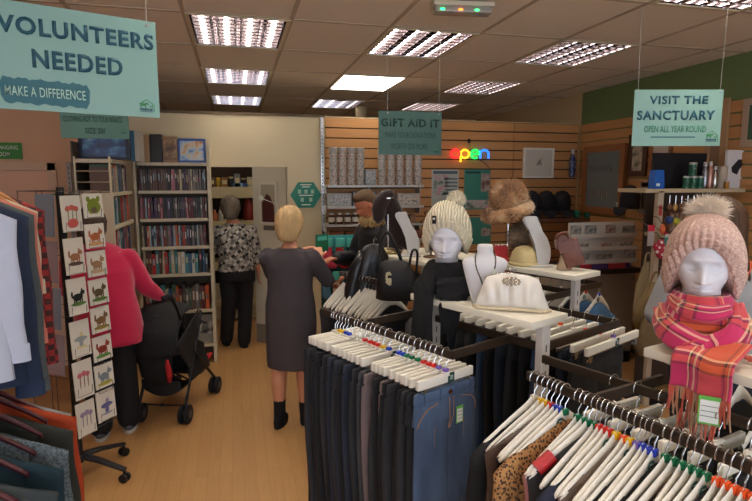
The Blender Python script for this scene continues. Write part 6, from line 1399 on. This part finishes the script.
# brown bags and draped cloths right of the counter
M_kh = mat('khaki_canvas', '#8a7450', .85, bump=.4, bs=40, var=.15)
for lab, x, y, w_, h_, m, nm, cat, Yc in (('pale beige cloth draped over the stand right of the counter', 648, 262, .08, .46, mat('beige_cloth', '#a89878', .85, bump=.3, bs=30, var=.1), 'draped_cloth', 'cloth', 3.55), ('khaki canvas bag hanging right of the sales counter', 656, 282, .16, .34, M_kh, 'canvas_bag', 'bag', 3.35), ('tan bag slumped below the khaki one', 660, 300, .17, .40, mat('tan_canvas', '#6e5a3e', .85, bump=.4, bs=40, var=.15), 'canvas_bag', 'bag', 3.2)):
    p = at(x, y, Y=Yc); t = thing(nm, lab, cat, p); b = B(); loft(b, [(0, 0, 0, w_*.3, .02), (.01, 0, -.05, w_*.5, .05), (0, 0, -h_*.4, w_*.8, .07), (-.01, 0, -h_*.8, w_, .08), (0, 0, -h_, w_*.9, .06)], 26, fold=lambda a, v: 1+.08*sin(5*a+6*v)+.05*sin(9*a-11*v)); obj('cloth' if 'cloth' in nm else 'bag_body', b, m, t, ang=3)
    b = B(); tube(b, spline([(-w_*.4, 0, -.05), (-.02, 0, .06), (.02, 0, .06), (w_*.4, 0, -.05)], 5), .008, 6); obj('strap', b, m, t)
t = thing('stand', 'dark pole stand with hooks right of the sales counter', 'stand', (at(652, 262, Y=3.5).x, 3.5, 0)); b = B(); tube(b, [(0, 0, .02), (0, 0, 1.25)], .015, 8); [tube(b, [(0, 0, z), (.0, -.2, z+.02)], .006, 6) for z in (.85, 1.05, 1.2)]; obj('pole', b, M_black, t); b = B(); lathe(b, [(.16, 0), (.16, .015), (.02, .03)], 20); obj('base', b, M_black, t)
# ---------------------------------------------------------------- goods on the middle and rear shelf units
def neckform(label, p, rz, flip=1):
    t = thing('necklace_stand', label, 'display stand', p, rz)
    out = [(-.029, 0), (.034, 0), (.049, .054), (.045, .109), (.024, .164), (-.006, .205), (-.028, .245), (-.034, .288), (-.10, .288), (-.116, .27), (-.100, .232), (-.065, .185), (-.04, .126), (-.029, .066)]
    b = B(); prism(b, [(x*flip, z) for x, z in out], .055); bmesh.ops.bevel(b, geom=[e for e in b.edges], offset=.006, segments=2, affect='EDGES'); obj('curved_form', b, mat('matt_white_form', '#c9c8c6', .5), t, ang=1.2)
    b = B(); box(b, (-.01*flip, 0, .004), (.13, .13, .008), bev=.003); obj('base', b, MC['matt_white_form'], t, False)
neckform('white curved necklace stand on the middle shelf beside the brown handbag', on(G2, G2R, .02, shelf_y(G2, G2R, 541, .02), 1.222), rad(-17))
neckform('white curved necklace stand on the rear shelf left of the cream bobble hat', on(G3, G3R, -.0, shelf_y(G3, G3R, 412), 1.222), rad(-17))
M_lea = mat('brown_leather', '#6a3e30', .4, bump=.2, bs=30, var=.08)
t = thing('handbag', 'brown leather handbag tilted on the near end of the middle shelf', 'handbag', on(G2, G2R, .03, shelf_y(G2, G2R, 577, .03), 1.225), rad(-20))
b = B(); m = M.Translation((0, 0, .0)) @ M.Rotation(-.36, 4, 'Y'); box(b, (.0, 0, .10), (.105, .055, .15), m=m, bev=.012); prism(b, [(-.07, .15), (.03, .15), (.012, .20), (-.03, .215), (-.06, .195)], .045, m); obj('bag_body', b, M_lea, t, ang=1)
b = B(); tube(b, [m @ V(p) for p in spline([(-.05, -.02, .19), (-.05, -.03, .225), (.0, -.03, .225), (.008, -.02, .19)], 5)], .006, 8); obj('handle', b, M_lea, t)
b = B(); box(b, (-.02, -.031, .15), (.085, .003, .06), m=m); obj('flap', b, mat('dark_leather', '#6a3e30', .4), t, False)
b = B(); prism(b, [(-.11, 0), (-.03, 0), (-.04, .02), (-.07, .11), (-.08, .11)], .03); obj('bag_prop', b, mat('tan_prop', '#9c8468', .6), t, False)
# fur hat on a stand
fp = on(G2, G2R, -.0, shelf_y(G2, G2R, 507), 1.222)
t = thing('hat_stand', 'thin metal hat stand under the tan fur hat on the middle shelf', 'hat stand', fp); b = B(); tube(b, [(0, 0, .0), (0, 0, .30)], .006, 8); obj('pole', b, M_metal, t); b = B(); lathe(b, [(.07, 0), (.07, .006), (.01, .012)], 20); obj('base', b, M_metal, t); b = B(); lathe(b, [(.05, .29), (.06, .31), (.04, .34), (.001, .345)], 20); obj('top_disc', b, M_metal, t)
M_fox = ramp_mat('tan_fox_fur', 'noise', 9, [(.3, '#7a5433'), (.5, '#b08456'), (.7, '#d8c09c')], .9, sheen=.4)
t = thing('fur_hat', 'tan fur trapper hat with rolled brim on the thin metal stand', 'hat', fp+V((0, 0, .30)), rad(-15))
fur_ball(t, (0, .01, .085), .118, M_fox, 2200, .02, 'crown', thick=.003, sc=(1.0, .95, 1.0), core=.88, up=-.2)
b = B(); br = [(.115*cos(a)*1.02, .11*sin(a), .012+.03*cos(a)+.012*sin(a)) for a in [k*PI/10 for k in range(20)]]; tube(b, br, .036, 10, close=True)
for _ in range(2200):
    a = R.uniform(0, 2*PI); c = R.uniform(0, 2*PI); cx_ = V((.117*cos(a), .11*sin(a), .012+.03*cos(a)+.012*sin(a))); d = V((cos(a)*cos(c), sin(a)*cos(c), sin(c))); pp = cx_+d*.034; qq = cx_+d*R.uniform(.042, .055)+V((0, 0, -.008)); s_ = V((-sin(a), cos(a), 0))*.004; b.faces.new([b.verts.new(pp+s_), b.verts.new(pp-s_), b.verts.new(qq)])
obj('rolled_brim', b, M_fox, t, False)
fur_ball(t, (-.135, -.03, -.02), .040, M_fox, 400, .02, 'ear_flap', thick=.003, core=.85)
gp = on(G2, G2R, .05, shelf_y(G2, G2R, 518, .05), 1.222)
t = thing('fur_hat', 'round grey-brown fur hat standing below the tan trapper hat', 'hat', gp+V((0, 0, .0)), 0)
M_gf = ramp_mat('grey_brown_fur', 'noise', 12, [(.3, '#4a3a2a'), (.5, '#7c6448'), (.7, '#a08c6c')], .9, sheen=.4)
fur_ball(t, (0, 0, .155), .075, M_gf, 1300, .016, 'fur_crown', thick=.003, core=.88, sc=(1, 1, 1.05), up=-.2)
b = B(); tube(b, [(0, 0, 0), (0, 0, .1)], .012, 10); lathe(b, [(.05, 0), (.05, .006), (.01, .01)], 16); obj('support', b, MC['matt_white_form'], t)
t = thing('knitted_hat', 'cream knitted cloche hat beside the round fur hat on the middle shelf', 'hat', on(G2, G2R, -.03, shelf_y(G2, G2R, 524, -.03), 1.222), .2)
b = B(); lathe(b, [(.075, 0), (.082, .012), (.078, .04), (.07, .075), (.05, .10), (.02, .112), (.001, .114)], 30, fold=lambda a, v: 1+.02*sin(12*a)); obj('crown', b, mat('cream_hat', '#cdbb8a', .9, bump=.5, bs=90), t, ang=3); b = B(); tube(b, [(.082*cos(k*PI/12), .082*sin(k*PI/12), .01) for k in range(24)], .010, 8, close=True); obj('brim', b, MC['cream_hat'], t)
t = thing('red_purse', 'red patterned purse between the hats on the middle shelf', 'purse', on(G2, G2R, -.06, shelf_y(G2, G2R, 500, -.06), 1.224), rad(-20)); b = B(); prism(b, [(-.05, 0), (.05, 0), (.04, .10), (-.035, .10)], .03); bmesh.ops.bevel(b, geom=b.edges[:], offset=.006, segments=2, affect='EDGES'); obj('purse_body', b, mat('red_fabric', '#a81f24', .6, var=.2, vs=30), t); b = B(); tube(b, [(-.036, 0, .102), (.04, 0, .102)], .004, 6); obj('clasp', b, M_metal, t)
t = thing('jewellery_tree', 'brown twig jewellery tree behind the cream bobble hat', 'jewellery tree', on(G3, G3R, .05, shelf_y(G3, G3R, 431, .05), 1.222)); b = B(); tube(b, [(0, 0, 0), (0, 0, .33)], .006, 6)
for k in range(9):
    a = k*2.4; z = .10+.025*k; tube(b, [(0, 0, z), (.05*cos(a), .05*sin(a), z+.05), (.075*cos(a), .075*sin(a), z+.04)], .003, 5); ball(b, (.075*cos(a), .075*sin(a), z+.03), .009, n=6)
obj('branches', b, mat('twig_brown', '#5a3c2a', .6), t); b = B(); lathe(b, [(.05, 0), (.05, .008), (.008, .015)], 16); obj('base', b, MC['twig_brown'], t)
# brown headscarf on a stand with a gilt base
hp3 = on(G3, G3R, -.02, shelf_y(G3, G3R, 388, -.02), 1.222)
t = thing('hat_stand', 'metal hat stand with a round gilt base on the rear shelf', 'hat stand', hp3); b = B(); tube(b, [(0, 0, 0), (0, 0, .37)], .006, 8); obj('pole', b, M_metal, t); b = B(); lathe(b, [(.10, 0), (.10, .012), (.09, .02), (.04, .024), (.035, .03), (.01, .034)], 28); obj('base', b, mat('gilt', '#8a7a50', .3, .8), t); b = B(); lathe(b, [(.03, .36), (.05, .372), (.05, .378), (.001, .384)], 18); obj('top_disc', b, M_metal, t)
M_br = mat('dark_brown_velvet', '#241512', .85, sheen=.3, bump=.2, bs=40)
t = thing('headscarf', 'dark brown velvet headscarf draped over the metal hat stand', 'headscarf', hp3+V((0, 0, .36)), rad(-15))
b = B(); loft(b, [(-.07, .01, -.16, .01, .01), (-.068, .01, -.13, .038, .03), (-.06, .01, -.06, .055, .045), (-.035, .01, .0, .062, .06), (-.01, .01, .04, .055, .06), (0, .01, .065, .035, .04), (0, .01, .072, .005, .005)], 28, fold=lambda a, v: 1+.05*sin(5*a+7*v)); obj('hood', b, M_br, t, ang=3)
b = B(); loft(b, [(.14, .03, -.345, .015, .02), (.115, .03, -.30, .07, .03), (.08, .03, -.22, .082, .035), (.05, .03, -.12, .075, .04), (.02, .025, -.03, .06, .045), (.0, .02, .04, .04, .035)], 28, fold=lambda a, v: 1+.06*sin(5*a+9*v)); obj('hanging_end', b, M_br, t, ang=3)
# black handbag hanging at the rear unit, bobble trimmings, hangers below
hb = at(398, 262, Y=2.95)
t = thing('handbag', 'black shoulder bag with a cream tassel charm hanging from the rear shelf unit', 'handbag', hb, rad(-15))
M_bb = mat('black_bag', '#0f0f12', .55, bump=.2, bs=50)
b = B(); loft(b, [(0, 0, -.22, .10, .04), (0, 0, -.21, .125, .05), (0, 0, -.13, .12, .055), (-.01, 0, -.05, .10, .045), (-.02, 0, .0, .075, .03), (-.02, 0, .01, .05, .015)], 28, pw=2.8, fold=lambda a, v: 1+.03*sin(6*a+5*v)); obj('bag_body', b, M_bb, t, ang=3)
b = B(); tube(b, spline([(-.08, 0, -.02), (-.10, .0, .10), (-.06, 0, .17), (.0, 0, .06), (.02, 0, -.0)], 6), .010, 8); tube(b, spline([(.06, 0, -.06), (.08, 0, .06), (.11, 0, .05), (.10, 0, -.10)], 6), .018, 8, flat=.4); obj('strap', b, M_bb, t)
b = B()
for k in range(9): a = k*.7; tube(b, [(-.055+.014*cos(a+i*1.2), -.058, -.09+.016*sin(a+i*1.2)-.012*(k-4)*.5) for i in range(4)], .005, 6)
obj('tassel_charm', b, mat('cream_cord', '#c4ba98', .8), t)
t = thing('leather_coat', 'shiny black leather coat hanging left of the rear shelf unit', 'coat', at(366, 262, Y=3.35), rad(-10))
M_lc = mat('shiny_black_leather', '#17181a', .28, bump=.5, bs=14)
b = B(); loft(b, [(-.02, 0, -.62, .115, .05), (-.02, 0, -.40, .12, .055), (-.0, 0, -.22, .125, .055), (.02, 0, -.08, .12, .05), (.04, 0, .04, .10, .045), (.05, 0, .10, .06, .03), (.05, 0, .115, .03, .02)], 34, fold=lambda a, v: 1+.07*sin(7*a+5*v)+.03*sin(11*a-19*v)); obj('coat_body', b, M_lc, t, ang=3)
b = B(); loft(b, [(-.12, -.03, -.50, .035, .03), (-.105, -.02, -.34, .045, .035), (-.085, -.01, -.16, .05, .038), (-.05, 0, -.02, .05, .04), (-.01, 0, .06, .04, .035)], 18, fold=lambda a, v: 1+.06*sin(4*a+16*v)); obj('sleeve', b, M_lc, t, ang=3)
b = B(); tube(b, [(.05, 0, .11), (.05, 0, .14), (.06, .01, .155), (.07, 0, .14)], .002, 5); obj('hanger_hook', b, M_metal, t)
for i in range(16):
    y = -.0+.034*i; loc = on(G3, G3R, -.36, y, RZ+.001)
    hang('top', None, False, loc, rad(G3R)+R.uniform(-.08, .08), f'cream hanger on the left rail of the rear shelf unit, {ORD[i]} from its near end', 'hangers on the rear unit', w=.30)
    if i % 3 == 0:
        t = top('blouse', 'top', f'dark top on the rear unit rail, {ORD[i]} hanger from the near end', TOPM[('black', 'charcoal', 'navy')[i % 2]], w=.36, L=.6, sleeve=0, group='tops on the rear unit'); t.location = loc; t.rotation_euler.z = rad(G3R)
# tops on the middle unit
GC = [('charcoal', 'black', None), ('red', None, None)]
mm = {'denim blue': denim('soft_denim', ('#33587e', '#4f7ba4')), 'black': J['dark'], 'grey': cloth('mid_grey_knit', '#5e5e62'), 'teal': cloth('teal_knit', '#1f4448'), 'red': mat('bright_red_knit', '#b82428', .85), 'white': cloth('off_white', '#b8b2a6')}
for i, (y, c, mk, lb_) in enumerate(((.06, 'denim blue', 'blue', 1), (.15, 'denim blue', 'red', 1), (.23, 'black', 'red', 1), (.32, 'white', None, 0), (.40, 'black', 'green', 0), (.48, 'grey', None, 0), (.58, 'black', 'blue', 0), (.68, 'black', None, 0), (.78, 'teal', None, 0), (.86, 'black', None, 0))):
    loc = on(G2, G2R, .36, y, RZ+.001); hang('top', mk, bool(lb_), loc, rad(G2R)+R.uniform(-.1, .1), f'shaped hanger on the right rail of the middle unit, {ORD[i]} from its near end', 'hangers on the middle unit')
    t = top('blouse', 'top', f'{c} top on the middle unit right rail, {ORD[i]} hanger from near end', mm[c], w=.40, L=.6, sleeve=.4, group='tops on the middle unit'); t.location = loc; t.rotation_euler.z = rad(G2R)
for i, (y, c, mk, lb_) in enumerate(((.05, 'teal', 'green', 0), (.10, 'red', 'blue', 0), (.15, 'grey', 'yellow', 0), (.21, 'black', 'red', 0), (.28, 'white', 'blue', 0), (.36, 'black', None, 0), (.45, 'black', None, 0), (.55, 'teal', None, 0), (.65, 'black', None, 0), (.76, 'grey', None, 0))):
    loc = on(G2, G2R, -.34, y, RZ+.001); hang('top', mk, bool(lb_), loc, rad(G2R)+R.uniform(-.08, .08), f'shaped hanger on the left rail of the middle unit, {ORD[i]} from its near end', 'hangers on the middle unit left rail', w=.36)
    t = top('blouse', 'top', f'{c} top on the middle unit left rail, {ORD[i]} hanger from near end', mm[c], w=.38, L=.6, sleeve=.3, group='tops on the middle unit left rail'); t.location = loc; t.rotation_euler.z = rad(G2R)
# right rail of the right-hand unit: a few hangers turned towards the lens, and things on its shelf
for i, (y, w_) in enumerate(((.02, .4), (-.08, .4), (-.18, .4), (-.28, .4))):
    loc = on(G4, G4R, .33, y, RZ+.001); hang('top', None, False, loc, a4+.1, f'shaped hanger on the far rail of the right-hand unit, {ORD[i]} from its far end', 'hangers on the far right rail')
    t = top('blouse', 'top', f'black top on the far rail of the right-hand unit, {ORD[i]} hanger from its far end', J['dark'], w=.4, L=.6, sleeve=.4, group='tops on the far right rail'); t.location = loc; t.rotation_euler.z = a4
for i in range(3, 9):
    y = .38-.075*i; loc = V((*on(G4, G4R, -.17+.0972*(i*.075+.04)*1.0, y, 0)[:2], RZ+.001))
    hang('clip', None, False, loc, a4+R.uniform(-.05, .05), f'clip hanger on the dark bar behind the front rail, {ORD[i-3]} from its far end', 'clip hangers behind the front rail', w=.25)
    t = jeans(f'black trousers on the dark bar behind the front rail, {ORD[i-3]} hanger from its far end', J['dark'], w=.25, L=.8, group='trousers behind the front rail'); t.location = loc; t.rotation_euler.z = a4
# ---------------------------------------------------------------- camera, daylight, exposure
cd = bpy.data.cameras.new('camera'); cam = bpy.data.objects.new('camera', cd); C.objects.link(cam)
cd.sensor_width = 36; cd.lens = F/752*36; cd.clip_start = .02
cam.matrix_world = M(((RT.x, UP.x, -FW.x, 0), (RT.y, UP.y, -FW.y, 0), (RT.z, UP.z, -FW.z, EYE), (0, 0, 0, 1)))
sc = bpy.context.scene; sc.camera = cam
w = bpy.data.worlds.new('world'); sc.world = w; w.use_nodes = True
w.node_tree.nodes['Background'].inputs[0].default_value = (.62, .75, 1, 1); w.node_tree.nodes['Background'].inputs[1].default_value = .8
ld = bpy.data.lights.new('shop_window_daylight', 'AREA'); ld.shape = 'RECTANGLE'; ld.size = 6.0; ld.size_y = 1.9; ld.energy = DAY; ld.color = (.80, .88, 1)
lo = bpy.data.objects.new('shop_window_daylight', ld); C.objects.link(lo); lo.location = (.4, YN-.15, 1.5); lo.rotation_euler = (rad(90), 0, 0)
sc.view_settings.view_transform = 'Standard'; sc.view_settings.look = 'None'; sc.view_settings.exposure = EXPO; sc.view_settings.gamma = 1
sc.cycles.use_denoising = True; sc.cycles.max_bounces = 8; sc.cycles.diffuse_bounces = 4; sc.cycles.glossy_bounces = 4; sc.cycles.transmission_bounces = 6
sc.cycles.sample_clamp_indirect = 4
